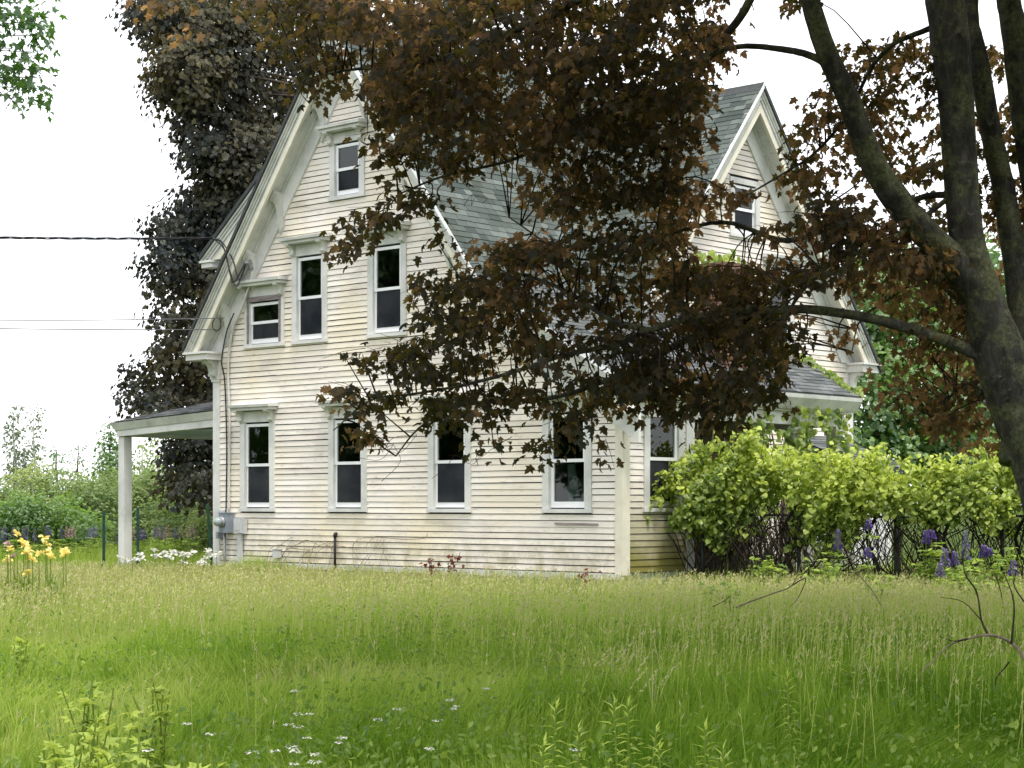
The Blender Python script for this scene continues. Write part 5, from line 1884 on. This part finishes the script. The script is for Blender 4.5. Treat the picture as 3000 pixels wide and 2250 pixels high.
def scatter(n, y0, y1, power, margin=1.6, half=0.276):
    """points in the view wedge, density falling as Y^-power"""
    uu = RNG.uniform(0, 1, n)
    k = 2 - power
    y = (y0 ** k + (y1 ** k - y0 ** k) * uu) ** (1 / k)
    x = RNG.uniform(-1, 1, n) * (half * y + margin)
    keep = ~in_house(x, y)
    return x[keep], y[keep]


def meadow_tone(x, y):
    # drier and paler towards the house and the left, the maple's shade tinted in on the right
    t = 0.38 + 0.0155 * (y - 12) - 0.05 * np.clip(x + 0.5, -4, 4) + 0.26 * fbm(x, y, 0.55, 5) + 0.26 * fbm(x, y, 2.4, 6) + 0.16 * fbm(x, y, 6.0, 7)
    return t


parts_ = []
x, y = scatter(320000, 6.2, 37.5, 1.05)
h = (0.36 + 0.16 * fbm(x, y, 0.8, 8) + 0.14 * fbm(x, y, 3.0, 9)) * RNG.uniform(0.45, 1.15, len(x))
h *= np.interp(y, [6, 12, 20, 27, 37], [0.95, 1.0, 0.85, 0.62, 0.55])
w = 0.0052 + 0.00022 * y
w = w * RNG.uniform(0.6, 1.3, len(x))
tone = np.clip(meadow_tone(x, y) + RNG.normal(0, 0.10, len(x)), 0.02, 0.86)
nr_ = y < 19
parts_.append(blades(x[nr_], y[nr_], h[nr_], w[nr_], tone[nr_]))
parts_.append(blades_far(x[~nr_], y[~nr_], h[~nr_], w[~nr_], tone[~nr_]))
for sg_ in (-1, 1):               # margins beside the view
    y = RNG.uniform(4, 36, 14000)
    x = sg_ * (0.276 * y + 1.5 + RNG.uniform(0, 7, 14000))
    kp = ~in_house(x, y)
    x, y = x[kp], y[kp]
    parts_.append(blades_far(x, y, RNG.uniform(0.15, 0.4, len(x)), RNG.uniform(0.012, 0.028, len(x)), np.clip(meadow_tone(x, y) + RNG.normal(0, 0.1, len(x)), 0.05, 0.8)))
# seed stalks: straw coloured stems and loose heads
x, y = scatter(60000, 8.0, 37.0, 0.05)
kp = RNG.uniform(0, 1, len(x)) < np.clip(0.02 + (y - 13) * 0.055 + 0.45 * fbm(x, y, 0.5, 21), 0.015, 1)
x, y = x[kp], y[kp]
h = RNG.uniform(0.42, 0.72, len(x)) * np.interp(y, [6, 14, 25, 37], [1.0, 0.95, 0.72, 0.62])
n = len(x)
la = RNG.normal(0.3, 1.2, n)
ld = np.stack([np.cos(la), np.sin(la), np.zeros(n)], -1) * (np.abs(RNG.normal(0, 0.22, n)) * h)[:, None]
base = np.stack([x, y, np.zeros(n)], -1)
top = base + ld + np.array([0, 0, 1.0]) * h[:, None]
az = RNG.uniform(0, 2 * math.pi, n)
wd = np.stack([np.cos(az), np.sin(az), np.zeros(n)], -1)
ws_ = (0.0018 + 0.00010 * y)[:, None] * wd
V = np.stack([base - ws_, base + ws_, top - ws_ * 0.6, top + ws_ * 0.6], 1).reshape(-1, 3)
T = (np.array([(0, 1, 3), (0, 3, 2)])[None] + (np.arange(n) * 4)[:, None, None]).reshape(-1, 3)
st = np.clip(RNG.normal(0.66, 0.1, n), 0.4, 1)
parts_.append((V, T, np.repeat(st, 4)))
for k in range(4):
    q = RNG.uniform(0.0, 1.0, n)
    L = RNG.uniform(0.025, 0.055, n)
    c = top - unit(top - base) * (q * 0.13)[:, None]
    dd = unit(unit(top - base) * 0.9 + RNG.normal(0, 0.35, (n, 3)) + np.stack([np.cos(la), np.sin(la), np.full(n, -0.3)], -1) * 0.4)
    az = RNG.uniform(0, 2 * math.pi, n)
    wd = np.stack([np.cos(az), np.sin(az), np.zeros(n)], -1) * (0.0006 + 0.00026 * y)[:, None]
    V = np.stack([c, c + dd * (L * 0.45)[:, None] + wd, c + dd * L[:, None], c + dd * (L * 0.45)[:, None] - wd], 1).reshape(-1, 3)
    T = (np.array([(0, 1, 2), (0, 2, 3)])[None] + (np.arange(n) * 4)[:, None, None]).reshape(-1, 3)
    parts_.append((V, T, np.repeat(np.clip(RNG.normal(0.93, 0.07, n), 0.6, 1), 4)))
# field beyond the house on the left, and right behind the fence
x = RNG.uniform(-20, -4.5, 42000)
y = RNG.uniform(36.5, 66, 42000)
kp = (~in_house(x, y)) & (x > -0.285 * y - 1.5)
x, y = x[kp], y[kp]
parts_.append(blades_far(x, y, RNG.uniform(0.2, 0.5, len(x)), RNG.uniform(0.012, 0.03, len(x)), np.clip(0.56 + 0.14 * fbm(x, y, 0.5, 31) + RNG.normal(0, 0.1, len(x)), 0.1, 0.85)))
x = RNG.uniform(3.2, 14, 16000)
y = RNG.uniform(30, 46, 16000)
kp = (~in_house(x, y))
x, y = x[kp], y[kp]
parts_.append(blades_far(x, y, RNG.uniform(0.3, 0.8, len(x)), RNG.uniform(0.010, 0.022, len(x)), np.clip(RNG.normal(0.4, 0.12, len(x)), 0.1, 0.85)))
nw = 9000
ss_ = RNG.uniform(-0.3, 10.6, nw)
dd_ = -np.abs(RNG.normal(0.05, 0.28, nw)) - 0.10
hh_ = np.clip(0.30 + 0.40 * fbm(ss_, ss_ * 0, 2.2, 91) + 0.34 * fbm(ss_, ss_ * 0, 6.0, 92) + np.where(ss_ < 1.6, 0.22, 0.0), 0.06, 0.75)
x = HX + CR * ss_ - SR * dd_
y = HY + SR * ss_ + CR * dd_
parts_.append(blades(x, y, hh_ * RNG.uniform(0.6, 1.15, nw), RNG.uniform(0.006, 0.014, nw), np.clip(0.50 + 0.25 * fbm(x, y, 1.6, 93) + RNG.normal(0, 0.1, nw), 0.1, 0.85)))
Vs, Ts, Tn, off = [], [], [], 0
for (V, T, t_) in parts_:
    Vs.append(V)
    Ts.append(T + off)
    Tn.append(t_)
    off += len(V)
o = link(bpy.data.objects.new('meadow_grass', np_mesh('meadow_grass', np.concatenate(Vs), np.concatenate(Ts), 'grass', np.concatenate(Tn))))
tag(o, 'long unmown meadow grass with straw coloured seed heads before the house', 'grass', kind='stuff')
# small broad leaves of clover and other herbs low in the grass
x, y = scatter(62000, 6.2, 32, 1.15)
kp = fbm(x, y, 0.9, 41) + 0.5 * fbm(x, y, 3.5, 42) > RNG.uniform(-0.35, 0.35, len(x))
x, y = x[kp], y[kp]
n = len(x)
pos = np.stack([x, y, RNG.uniform(0.10, 0.46, n) * np.interp(y, [6, 20, 32], [1, 0.85, 0.6])], -1)
o = link(bpy.data.objects.new('meadow_herbs', leaves('meadow_herbs', pos, RNG.normal(0, 1, (n, 3)), RNG.normal(0, 0.45, (n, 3)) + np.array([0, 0, 1.0]), RNG.uniform(0.02, 0.06, n), np.clip(0.30 + 0.35 * fbm(x, y, 1.3, 43) + RNG.normal(0, 0.16, n), 0, 1), LEAF_OVAL, 'leaf_weed')))
tag(o, 'low leafy herbs mixed into the meadow grass', 'herbs', kind='stuff')


# ================================================================== single plants
ORD = ('first second third fourth fifth sixth seventh eighth ninth tenth eleventh twelfth thirteenth fourteenth fifteenth sixteenth seventeenth eighteenth nineteenth '
       'twentieth twenty-first twenty-second twenty-third twenty-fourth twenty-fifth twenty-sixth twenty-seventh twenty-eighth twenty-ninth thirtieth').split()

def stem_bits(root, h, r=0.004, mat='leaf_weed', bend=0.06):
    m = MB()
    e = np.array([U(-bend, bend), U(-bend, bend), h])
    m.tube(spline([(0, 0, -0.03), e * 0.5 + np.array([U(-.02, .02), 0, 0]), e], 3), r, 4, False)
    m.build('stem', mat, root, True)
    return e


def at_height(px, py, hgt):
    """world foot point of a plant of height hgt whose top shows at the pixel"""
    Y = (EYE - hgt) * FPX / (py - YH)
    return np.array([(px - 1500) / FPX * Y, Y, 0.0])


def yarrow(px, py, label):
    h = 0.50
    p = at_height(px, py, h)
    root = empty('yarrow', p)
    tag(root, label, 'flower', 'white yarrow in the meadow')
    e = stem_bits(root, h, 0.0025)
    n = 26
    a = RNG.uniform(0, 6.28, n)
    r = np.sqrt(RNG.uniform(0, 1, n)) * RNG.uniform(0.013, 0.024)
    pos = np.stack([e[0] + r * np.cos(a), e[1] + r * np.sin(a), e[2] + RNG.uniform(-0.004, 0.006, n)], -1)
    me = leaves('flower_head', pos, np.stack([np.cos(a), np.sin(a), np.zeros(n)], -1), np.tile([0, 0, 1.0], (n, 1)) + RNG.normal(0, 0.2, (n, 3)), np.full(n, 0.011), RNG.uniform(0, 1, n), LEAF_QUAD, 'petal_white')
    link(bpy.data.objects.new('flower_head', me), root)
    me = leaves('leaves', np.array([e * q for q in (0.3, 0.45, 0.6, 0.75)]), RNG.normal(0, 1, (4, 3)), RNG.normal(0, 0.4, (4, 3)) + np.array([0, 0, 1.0]), np.full(4, 0.07), RNG.uniform(0.2, 0.6, 4), LEAF_LANCE, 'leaf_weed')
    link(bpy.data.objects.new('leaves', me), root)


YAR = [(1262, 473), (1255, 583), (1292, 583), (1277, 619), (1305, 635), (848, 621), (946, 663), (1437, 675), (1430, 702), (1322, 685), (1268, 716), (1215, 733), (1320, 728), (1298, 736),
       (1410, 757), (1313, 780), (1245, 797), (1120, 745), (1960, 513), (2008, 545), (1948, 558), (1928, 607), (2083, 465), (1673, 563), (1675, 596), (1822, 722), (635, 740), (2462, 735)]
for i, (cx_, cy_) in enumerate(YAR):
    if cx_ > 2400:
        lab = 'white yarrow head alone at the bottom among the leafy stalks'
    elif cx_ < 1000:
        lab = {848: 'single white yarrow head above the leafy weeds, left of the others', 946: 'single white yarrow head just right of the leafy weeds', 635: 'white yarrow head down among the leafy weeds'}[cx_]
    elif cx_ == 1822:
        lab = 'lone white yarrow head right of the main bottom cluster'
    elif cx_ > 1650:
        lab = ORD[sorted(q for q in YAR if 1650 < q[0] < 2400 and q[0] != 1822).index((cx_, cy_))] + ' white yarrow head from the left in the sparse right group'
    elif (cx_, cy_) == (1262, 473):
        lab = 'topmost white yarrow head above the main cluster'
    else:
        lab = ORD[sorted(q for q in YAR if 1000 < q[0] < 1600 and q != (1262, 473)).index((cx_, cy_))] + ' white yarrow head from the left in the main cluster at the bottom'
    yarrow(cx_ / 1.4747, 1700 + cy_ / 1.4747, lab)


def goldenrod(px, py, h, label):
    p = at_height(px, py, h)
    root = empty('leafy_stalk', p)
    tag(root, label, 'weed', 'tall leafy stalks in the grass')
    e = stem_bits(root, h, 0.004)
    n = 46
    q = np.linspace(0.25, 1.0, n)
    a = np.arange(n) * 2.4
    pos = q[:, None] * e[None]
    tip = np.stack([np.cos(a), np.sin(a), 0.15 + 1.6 * np.clip(q - 0.82, 0, 1) * 5], -1)
    me = leaves('leaves', pos, tip, np.tile([0, 0, 1.0], (n, 1)) + RNG.normal(0, 0.25, (n, 3)), 0.10 * (1.15 - q * 0.6), np.clip(0.45 + 0.5 * q + RNG.normal(0, 0.08, n), 0, 1), LEAF_LANCE, 'leaf_weed')
    link(bpy.data.objects.new('leaves', me), root)


for (cx_, cy_, hh, lab) in ((150, 545, 0.72, 'leafy stalk at the left of the bright group at the bottom'), (425, 530, 0.74, 'tallest bright leafy stalk in the middle of the bottom group'), (530, 535, 0.72, 'bright leafy stalk right beside the tallest one'),
                            (700, 715, 0.66, 'short leafy stalk at the bottom right of the bright group'), (870, 640, 0.66, 'slender leafy stalk between the bright group and the dark grass'), (1240, 420, 0.66, 'leafy stalk standing alone in the dark grass'),
                            (1410, 215, 0.60, 'leafy stalk farther back in the dark grass at the right'), (90, 700, 0.66, 'leafy stalk low at the left of the bright group'), (560, 650, 0.64, 'leafy stalk in front of the bright group'), (915, 735, 0.62, 'short leafy stalk near the bottom edge in dark grass'), (300, 640, 0.62, 'thin leafy stalk between the two tallest ones')):
    goldenrod(1500 + cx_ / 1.4747, 1700 + cy_ / 1.4747, hh + 0.03, lab)


def weed(px, py, h, n, label, size=0.085, name='broadleaf_weed'):
    p = at_height(px, py, h)
    root = empty(name, p)
    tag(root, label, 'weed', 'broad leaved weeds at the bottom left')
    m = MB()
    pos, tip, nn, ss = [], [], [], []
    for k in range(6):
        e = np.array([U(-.19, .19), U(-.15, .15), h * U(0.65, 1.0)])
        pp = spline([(0, 0, -0.02), e * 0.5 + np.array([U(-.03, .03), 0, .02]), e], 4)
        m.tube(pp, 0.004, 4, False)
        for j in range(n):
            q = U(0.35, 1.0)
            b = pp[int(q * (len(pp) - 1))]
            a = U(0, 6.28)
            pos.append(b)
            tip.append((math.cos(a), math.sin(a), U(-0.3, 0.7) + (0.8 if q > 0.9 else 0)))
            nn.append((U(-.4, .4), U(-.6, .2), 1))
            ss.append(size * U(0.6, 1.2))
    m.build('stems', 'leaf_weed', root, True)
    k = len(pos)
    me = leaves('leaves', np.array(pos), np.array(tip), np.array(nn), np.array(ss), np.clip(RNG.normal(0.85, 0.2, k), 0, 1), LEAF_MAPLE_LOW, 'leaf_weed')
    link(bpy.data.objects.new('leaves', me), root)


for (cx_, cy_, hh, lab) in ((375, 410, 0.55, 'broad leaved weed at the back left of the leafy patch'), (710, 415, 0.55, 'broad leaved weed with pale tip at the top of the leafy patch'), (460, 500, 0.55, 'bright broad leaved weed in the middle of the leafy patch'),
                            (560, 560, 0.55, 'broad leaved weed in the dark centre of the leafy patch'), (350, 600, 0.50, 'pale broad leaved weed on the left of the leafy patch'), (640, 640, 0.50, 'deep green broad leaved weed right of the patch centre'),
                            (800, 745, 0.50, 'yellowish broad leaved weed at the bottom edge right of the patch'), (500, 760, 0.48, 'broad leaved weed at the bottom edge of the leafy patch'), (250, 660, 0.48, 'broad leaved weed at the lower left of the leafy patch'), (100, 230, 0.42, 'broad leaved weed near the left edge, farther back')):
    weed(cx_ / 1.4747, 1700 + cy_ / 1.4747, hh + 0.06, 12, lab, 0.075)


def blossom(root, c, n, size, mat, name='blossom', up=0.3):
    a = RNG.uniform(0, 6.28) + np.arange(n) * 2.4
    tip = np.stack([np.cos(a), np.sin(a), RNG.uniform(-0.7, 1.0, n) + up], -1)
    nn = RNG.normal(0, 0.4, (n, 3)) + np.array([0, 0, 1.0])
    me = leaves(name, np.tile(c, (n, 1)) + RNG.normal(0, size * 0.12, (n, 3)), tip, nn, size * RNG.uniform(0.7, 1.15, n), RNG.uniform(0, 1, n), PETAL, mat)
    return link(bpy.data.objects.new(name, me), root)


def sword_leaves(root, n, h):
    a = RNG.uniform(0, 6.28, n)
    pos = np.stack([RNG.normal(0, 0.05, n), RNG.normal(0, 0.05, n), np.full(n, -0.02)], -1)
    tip = np.stack([np.cos(a) * 0.25, np.sin(a) * 0.25, np.full(n, 1.0)], -1)
    me = leaves('leaves', pos, tip, np.stack([np.sin(a), -np.cos(a), np.zeros(n)], -1), h * RNG.uniform(0.6, 1, n), RNG.uniform(0.1, 0.5, n), (LEAF_LANCE[0] * np.array([0.35, 1, 0.4]), LEAF_LANCE[1]), 'leaf_weed')
    link(bpy.data.objects.new('leaves', me), root)


# yellow irises (crop coordinates, 2.552 px per photo pixel)
IY = 26.0
IR = [(125, 1185), (335, 1215), (345, 1265), (75, 1295), (190, 1275), (175, 1250), (215, 1310), (205, 1330), (290, 1330), (350, 1315), (470, 1310), (490, 1335), (375, 1355), (240, 1375), (60, 1375), (210, 1470)]
for i, (cx_, cy_) in enumerate(IR):
    p = P(cx_ / 2.552, 1100 + cy_ / 2.552, IY + U(-0.6, 0.6))
    root = empty('yellow_iris', (p[0], p[1], 0))
    if i in (10, 11):
        lab = ('upper' if i == 10 else 'lower') + ' yellow iris of the pair at the right end of the clump'
    elif i == 0:
        lab = 'highest yellow iris at the top of the clump'
    elif i == 15:
        lab = 'pale yellow iris low in the grass below the clump'
    elif cx_ < 100:
        lab = ('lower' if cy_ > 1330 else 'upper') + ' yellow iris at the far left of the clump'
    else:
        lab = ORD[sorted(q for k_, q in enumerate(IR) if k_ not in (0, 10, 11, 15) and q[0] >= 100).index((cx_, cy_))] + ' yellow iris from the left in the crowded middle of the clump'
    tag(root, lab, 'flower', 'yellow irises at the left edge')
    m = MB()
    m.tube([(0, 0, -0.03), (0.01, 0, p[2] * 0.5), (0, 0, p[2])], 0.006, 5, False)
    m.build('stem', 'leaf_weed', root, True)
    blossom(root, np.array([0, 0, p[2]]), 12, 0.078, 'petal_yellow')
    sword_leaves(root, 6, 0.75)
for (cx_, cy_) in ((55, 1265), (105, 1350)):
    p = P(cx_ / 2.552, 1100 + cy_ / 2.552, IY)
    root = empty('pale_iris', (p[0], p[1], 0))
    tag(root, ('upper' if cy_ < 1300 else 'lower') + ' pale lilac iris among the yellow ones at the left edge', 'flower', 'pale irises')
    m = MB()
    m.tube([(0, 0, -0.03), (0, 0, p[2])], 0.006, 5, False)
    m.build('stem', 'leaf_weed', root, True)
    blossom(root, np.array([0, 0, p[2]]), 9, 0.07, 'petal_pink')
    sword_leaves(root, 4, 0.7)

# white flowers along the porch
WF = [(895, 1362), (935, 1368), (960, 1395), (990, 1385), (1010, 1378), (1045, 1345), (1060, 1375), (1150, 1308), (1160, 1340), (1190, 1348), (1225, 1335), (1270, 1368), (1285, 1325), (1310, 1330), (1350, 1330), (1365, 1350), (1410, 1345), (1440, 1325), (1550, 1310), (1565, 1340), (1590, 1350), (1620, 1325), (1530, 1370), (1495, 1405), (1520, 1408), (1370, 1395), (1240, 1330), (1390, 1330)]
for (cx_, cy_) in WF:
    p = P(cx_ / 2.552, 1100 + cy_ / 2.552, 34.5 + U(-0.4, 0.4))
    root = empty('white_flower', (p[0], p[1], 0))
    lab = ORD[sorted(WF).index((cx_, cy_))] + ' white flower from the porch post in the row towards the house corner'
    tag(root, lab, 'flower', 'white flowers along the porch')
    m = MB()
    m.tube([(0, 0, -0.03), (0, 0, p[2])], 0.006, 4, False)
    m.build('stem', 'leaf_weed', root, True)
    blossom(root, np.array([0, 0, p[2]]), 9, 0.085, 'petal_white')
    sword_leaves(root, 4, 0.5)


def lupin(px, ytop, ybot, Y, label, mat='petal_violet', group='lupins by the fence', detail=60):
    t = P(px, ytop, Y)
    b = P(px, ybot, Y)
    root = empty('lupin', (t[0], t[1], 0))
    tag(root, label, 'flower', group)
    m = MB()
    m.tube([(0, 0, -0.03), (0, 0, t[2])], 0.007, 4, False)
    m.build('stem', 'leaf_weed', root, True)
    q = np.linspace(0, 1, detail)
    a = np.arange(detail) * 2.4
    r = 0.030 * (1.05 - q * 0.8)
    L = t[2] - b[2]
    pos = np.stack([r * np.cos(a), r * np.sin(a), b[2] + q * L], -1)
    tip = np.stack([np.cos(a), np.sin(a), np.full(detail, 0.5)], -1)
    me = leaves('flower_spike', pos, tip, np.tile([0, 0, 1.0], (detail, 1)) + RNG.normal(0, 0.3, (detail, 3)), 0.052 * (1.1 - q * 0.5), np.clip(q * 0.6 + RNG.normal(0.2, 0.2, detail), 0, 1), (LEAF_QUAD[0] * np.array([1.3, 1, 1]), LEAF_QUAD[1]), mat)
    link(bpy.data.objects.new('flower_spike', me), root)
    pos, tip = [], []
    for k in range(7):
        c = np.array([U(-.18, .18), U(-.18, .18), b[2] * U(0.5, 0.95)])
        for j in range(7):
            an = j / 7 * 6.28
            pos.append(c)
            tip.append((math.cos(an), math.sin(an), 0.25))
    me = leaves('leaves', np.array(pos), np.array(tip), np.tile([0, 0, 1.0], (len(pos), 1)) + RNG.normal(0, 0.3, (len(pos), 3)), np.full(len(pos), 0.10), RNG.uniform(0.3, 0.8, len(pos)), LEAF_OVAL, 'leaf_weed')
    link(bpy.data.objects.new('leaves', me), root)


for (x_, y0_, y1_, Y, lab) in ((1115, 1110, 1235, 28.5, 'violet lupin in front of the white entry wall'), (1297, 1050, 1110, 28.6, 'faint violet lupin top beside the fence post'), (1292, 1215, 1280, 28.0, 'violet lupin low beside the dark fence post'),
                               (1635, 1115, 1195, 27.5, 'left violet lupin of the pair under the vine'), (1668, 1112, 1165, 27.6, 'right violet lupin of the pair under the vine'), (1748, 1220, 1330, 26.5, 'violet lupin left of the short one in the right meadow'), (1805, 1240, 1325, 26.5, 'short violet lupin between two taller ones'),
                               (1870, 1115, 1285, 26.8, 'tallest violet lupin in the right meadow'), (1975, 1200, 1275, 26.8, 'left violet lupin of the right hand pair'), (2005, 1220, 1270, 26.8, 'right violet lupin of the right hand pair'), (1718, 1310, 1390, 26.0, 'violet lupin half sunk in the grass'), (2150, 1290, 1380, 25.5, 'greyish lupin at the right edge')):
    lupin(1900 + x_ / 2.011, 1000 + y0_ / 2.011, 1000 + y1_ / 2.011, Y, lab)
LUPF = [(20, 'v'), (45, 'v'), (100, 'v'), (175, 'v'), (205, 'v'), (260, 'v'), (350, 'v'), (370, 'v'), (460, 'v'), (500, 'p'), (525, 'p'), (550, 'p'), (660, 'v'), (680, 'v'), (700, 'v'), (715, 'v'), (880, 'v'), (970, 'p'), (995, 'p'), (1050, 'v'), (1065, 'v'),
        (1080, 'v'), (1160, 'v'), (1172, 'v'), (1185, 'p'), (1215, 'v'), (1235, 'p'), (1255, 'p'), (1300, 'v'), (1312, 'v'), (1350, 'p'), (1410, 'p'), (1435, 'p'), (1465, 'p')]
for (cx_, k) in LUPF:
    tall = 1100 if cx_ in (1435,) else 1125 + U(0, 35)
    if cx_ > 960:
        tall -= 5
    left = cx_ < 750
    where = ' from the left edge, left of the steel posts' if left else ' from the left, seen beyond the porch'
    same = [q for q in LUPF if q[1] == k and (q[0] < 750) == left]
    lab = ORD[same.index((cx_, k))] + (' far violet lupin' if k == 'v' else ' far pink lupin') + where
    lupin(cx_ / 2.552, 1100 + tall / 2.552, 1100 + (tall + U(70, 100)) / 2.552, 46 + U(-1, 1), lab, 'petal_violet' if k == 'v' else 'petal_pink', 'lupins along the field edge', 30)


# red leaved seedlings against the wall
for (px, py, h_, lab) in ((1325, 1622, 0.75, 'taller dark red seedling against the front wall'), (1262, 1640, 0.62, 'smaller dark red seedling left of the taller one'), (1720, 1668, 0.5, 'brownish red seedling near the right corner of the wall')):
    root = empty('red_seedling', P(px, py, 31.6 if px < 1500 else 29.4) * np.array([1, 1, 0]))
    tag(root, lab, 'seedling', 'red seedlings')
    ztop = P(px, py, 31.6 if px < 1500 else 29.4)[2]
    m = MB()
    m.tube([(0, 0, -0.02), (0.02, 0, ztop * 0.6), (0, 0, ztop)], 0.005, 4, False)
    m.build('stem', 'twig_dark', root)
    n = 26
    pos = np.stack([RNG.normal(0, 0.09, n), RNG.normal(0, 0.06, n), ztop - RNG.uniform(0, 0.30, n)], -1)
    me = leaves('leaves', pos, RNG.normal(0, 1, (n, 3)), RNG.normal(0, 0.5, (n, 3)) + np.array([0, -0.4, 0.6]), np.full(n, 0.085), RNG.uniform(0, 1, n), LEAF_MAPLE_LOW, 'leaf_red')
    link(bpy.data.objects.new('leaves', me), root)

# leafy plants at the foot of the vine
for (px, py, Y, lab) in ((2260, 1620, 28.5, 'bright green leafy plant at the left end of the fence'), (2440, 1625, 28, 'green leafy plant below the white entry wall'), (2720, 1600, 27.5, 'green plant under the pair of lupins'), (2150, 1700, 25, 'dark green dock plant in the grass before the side wall'), (2950, 1600, 26.5, 'light green plant at the right edge by the fence'), (2600, 1690, 25, 'green leafy plant in the meadow below the lupins'), (2860, 1660, 25.5, 'green leafy plant near the right edge of the meadow')):
    t = P(px, py, Y)
    root = empty('leafy_plant', (t[0], t[1], 0))
    tag(root, lab, 'plant', 'leafy plants below the vine')
    m = MB()
    n = 150
    pos, tip = [], []
    for k in range(9):
        e = np.array([random.gauss(0, .22), random.gauss(0, .15), t[2] * U(0.7, 1.05)])
        m.tube([(0, 0, -0.02), e * 0.5, e], 0.004, 4, False)
        for j in range(16):
            pos.append(e * U(0.45, 1.0) + np.array([0, 0, 0]))
            a = U(0, 6.28)
            tip.append((math.cos(a), math.sin(a), U(-.2, .5)))
    m.build('stems', 'leaf_weed', root, True)
    n = len(pos)
    me = leaves('leaves', np.array(pos), np.array(tip), RNG.normal(0, 0.4, (n, 3)) + np.array([0, -0.2, 1.0]), RNG.uniform(0.07, 0.13, n), np.clip(RNG.normal(0.35 if 'dark' in lab else 0.6, 0.2, n), 0, 1), LEAF_OVAL, 'leaf_weed')
    link(bpy.data.objects.new('leaves', me), root)

# dead branches on the right
def dead(name, label, paths, Y):
    p0 = D(*paths[0][0][:2], Y)
    root = empty(name, (p0[0], p0[1], 0))
    tag(root, label, 'branch', 'dead branches in the grass')
    for i, (pts, r0) in enumerate([(q[0:-1], q[-1]) for q in paths]):
        w3 = [D(x, y, Y + (k % 3) * 0.12) - np.array([p0[0], p0[1], 0]) for k, (x, y) in enumerate(pts)]
        m = MB()
        sp_ = spline(w3, 4)
        m.tube(sp_, list(np.linspace(r0, r0 * 0.35, len(sp_))), 6, True, True, 0.1)
        m.build('stem' if i == 0 else 'side_branch', 'twig_dry' if i == 0 else 'twig_dark', root)


dead('dead_branch', 'pale dead branch leaning in from the right edge above the grass',
     [[(2240, 1480), (2212, 1420), (2180, 1385), (2135, 1372), (2090, 1380), (2045, 1398), (1985, 1458), 0.016], [(2135, 1372), (2120, 1340), (2110, 1280), (2085, 1240), (2080, 1200), 0.009], [(2185, 1390), (2190, 1300), (2165, 1230), 0.008],
      [(2090, 1380), (2060, 1385), (2030, 1375), 0.006], [(2120, 1340), (2080, 1300), (2030, 1290), 0.005], [(2180, 1430), (2150, 1480), (2200, 1540), 0.006], [(2212, 1300), (2190, 1260), (2205, 1210), 0.006]], 13.0)
dead('dead_branch', 'thin dead branch arching over the grass in front of the vine',
     [[(1590, 1312), (1620, 1300), (1675, 1280), (1710, 1265), (1730, 1220), (1735, 1180), 0.011], [(1710, 1265), (1740, 1250), (1725, 1290), (1705, 1312), 0.007], [(1735, 1240), (1770, 1200), (1790, 1150), 0.006], [(1540, 1310), (1565, 1298), (1580, 1285), 0.006]], 20.0)
dead('dead_branch', 'thin leafless twig rising before the fence at the right',
     [[(1905, 1310), (1880, 1270), (1850, 1235), (1830, 1190), (1800, 1150), 0.009], [(2170, 1330), (2160, 1270), (2140, 1220), 0.007]], 21.0)

# tall seed grasses standing out in the dark meadow
for (cx_, cy_) in ((440, 255), (610, 295)):
    p = at_height(1500 + cx_ / 1.4747, 1700 + cy_ / 1.4747, 0.62)
    root = empty('reed_grass', p)
    tag(root, 'tall tan seeding grass clump standing in the dark meadow, ' + ('left one' if cx_ < 500 else 'right one'), 'grass', 'tall seeding grasses')
    m = MB()
    pos, tip = [], []
    for k in range(4):
        e = np.array([U(-.05, .16), U(-.06, .06), 0.62 * U(0.75, 1.0)])
        m.tube(spline([(0, 0, -.02), e * np.array([0.3, 0.3, 0.6]), e], 3), 0.0016, 3, False)
        for j in range(12):
            pos.append(e - np.array([0.01, 0, 0.012]) * j)
            tip.append((U(0, .7), U(-.3, .3), U(-.2, .9)))
    m.build('stems', 'straw', root)
    n = len(pos)
    me = leaves('seed_heads', np.array(pos), np.array(tip), RNG.normal(0, 1, (n, 3)), np.full(n, 0.020), np.full(n, 0.9), LEAF_QUAD, 'grass')
    link(bpy.data.objects.new('seed_heads', me), root)
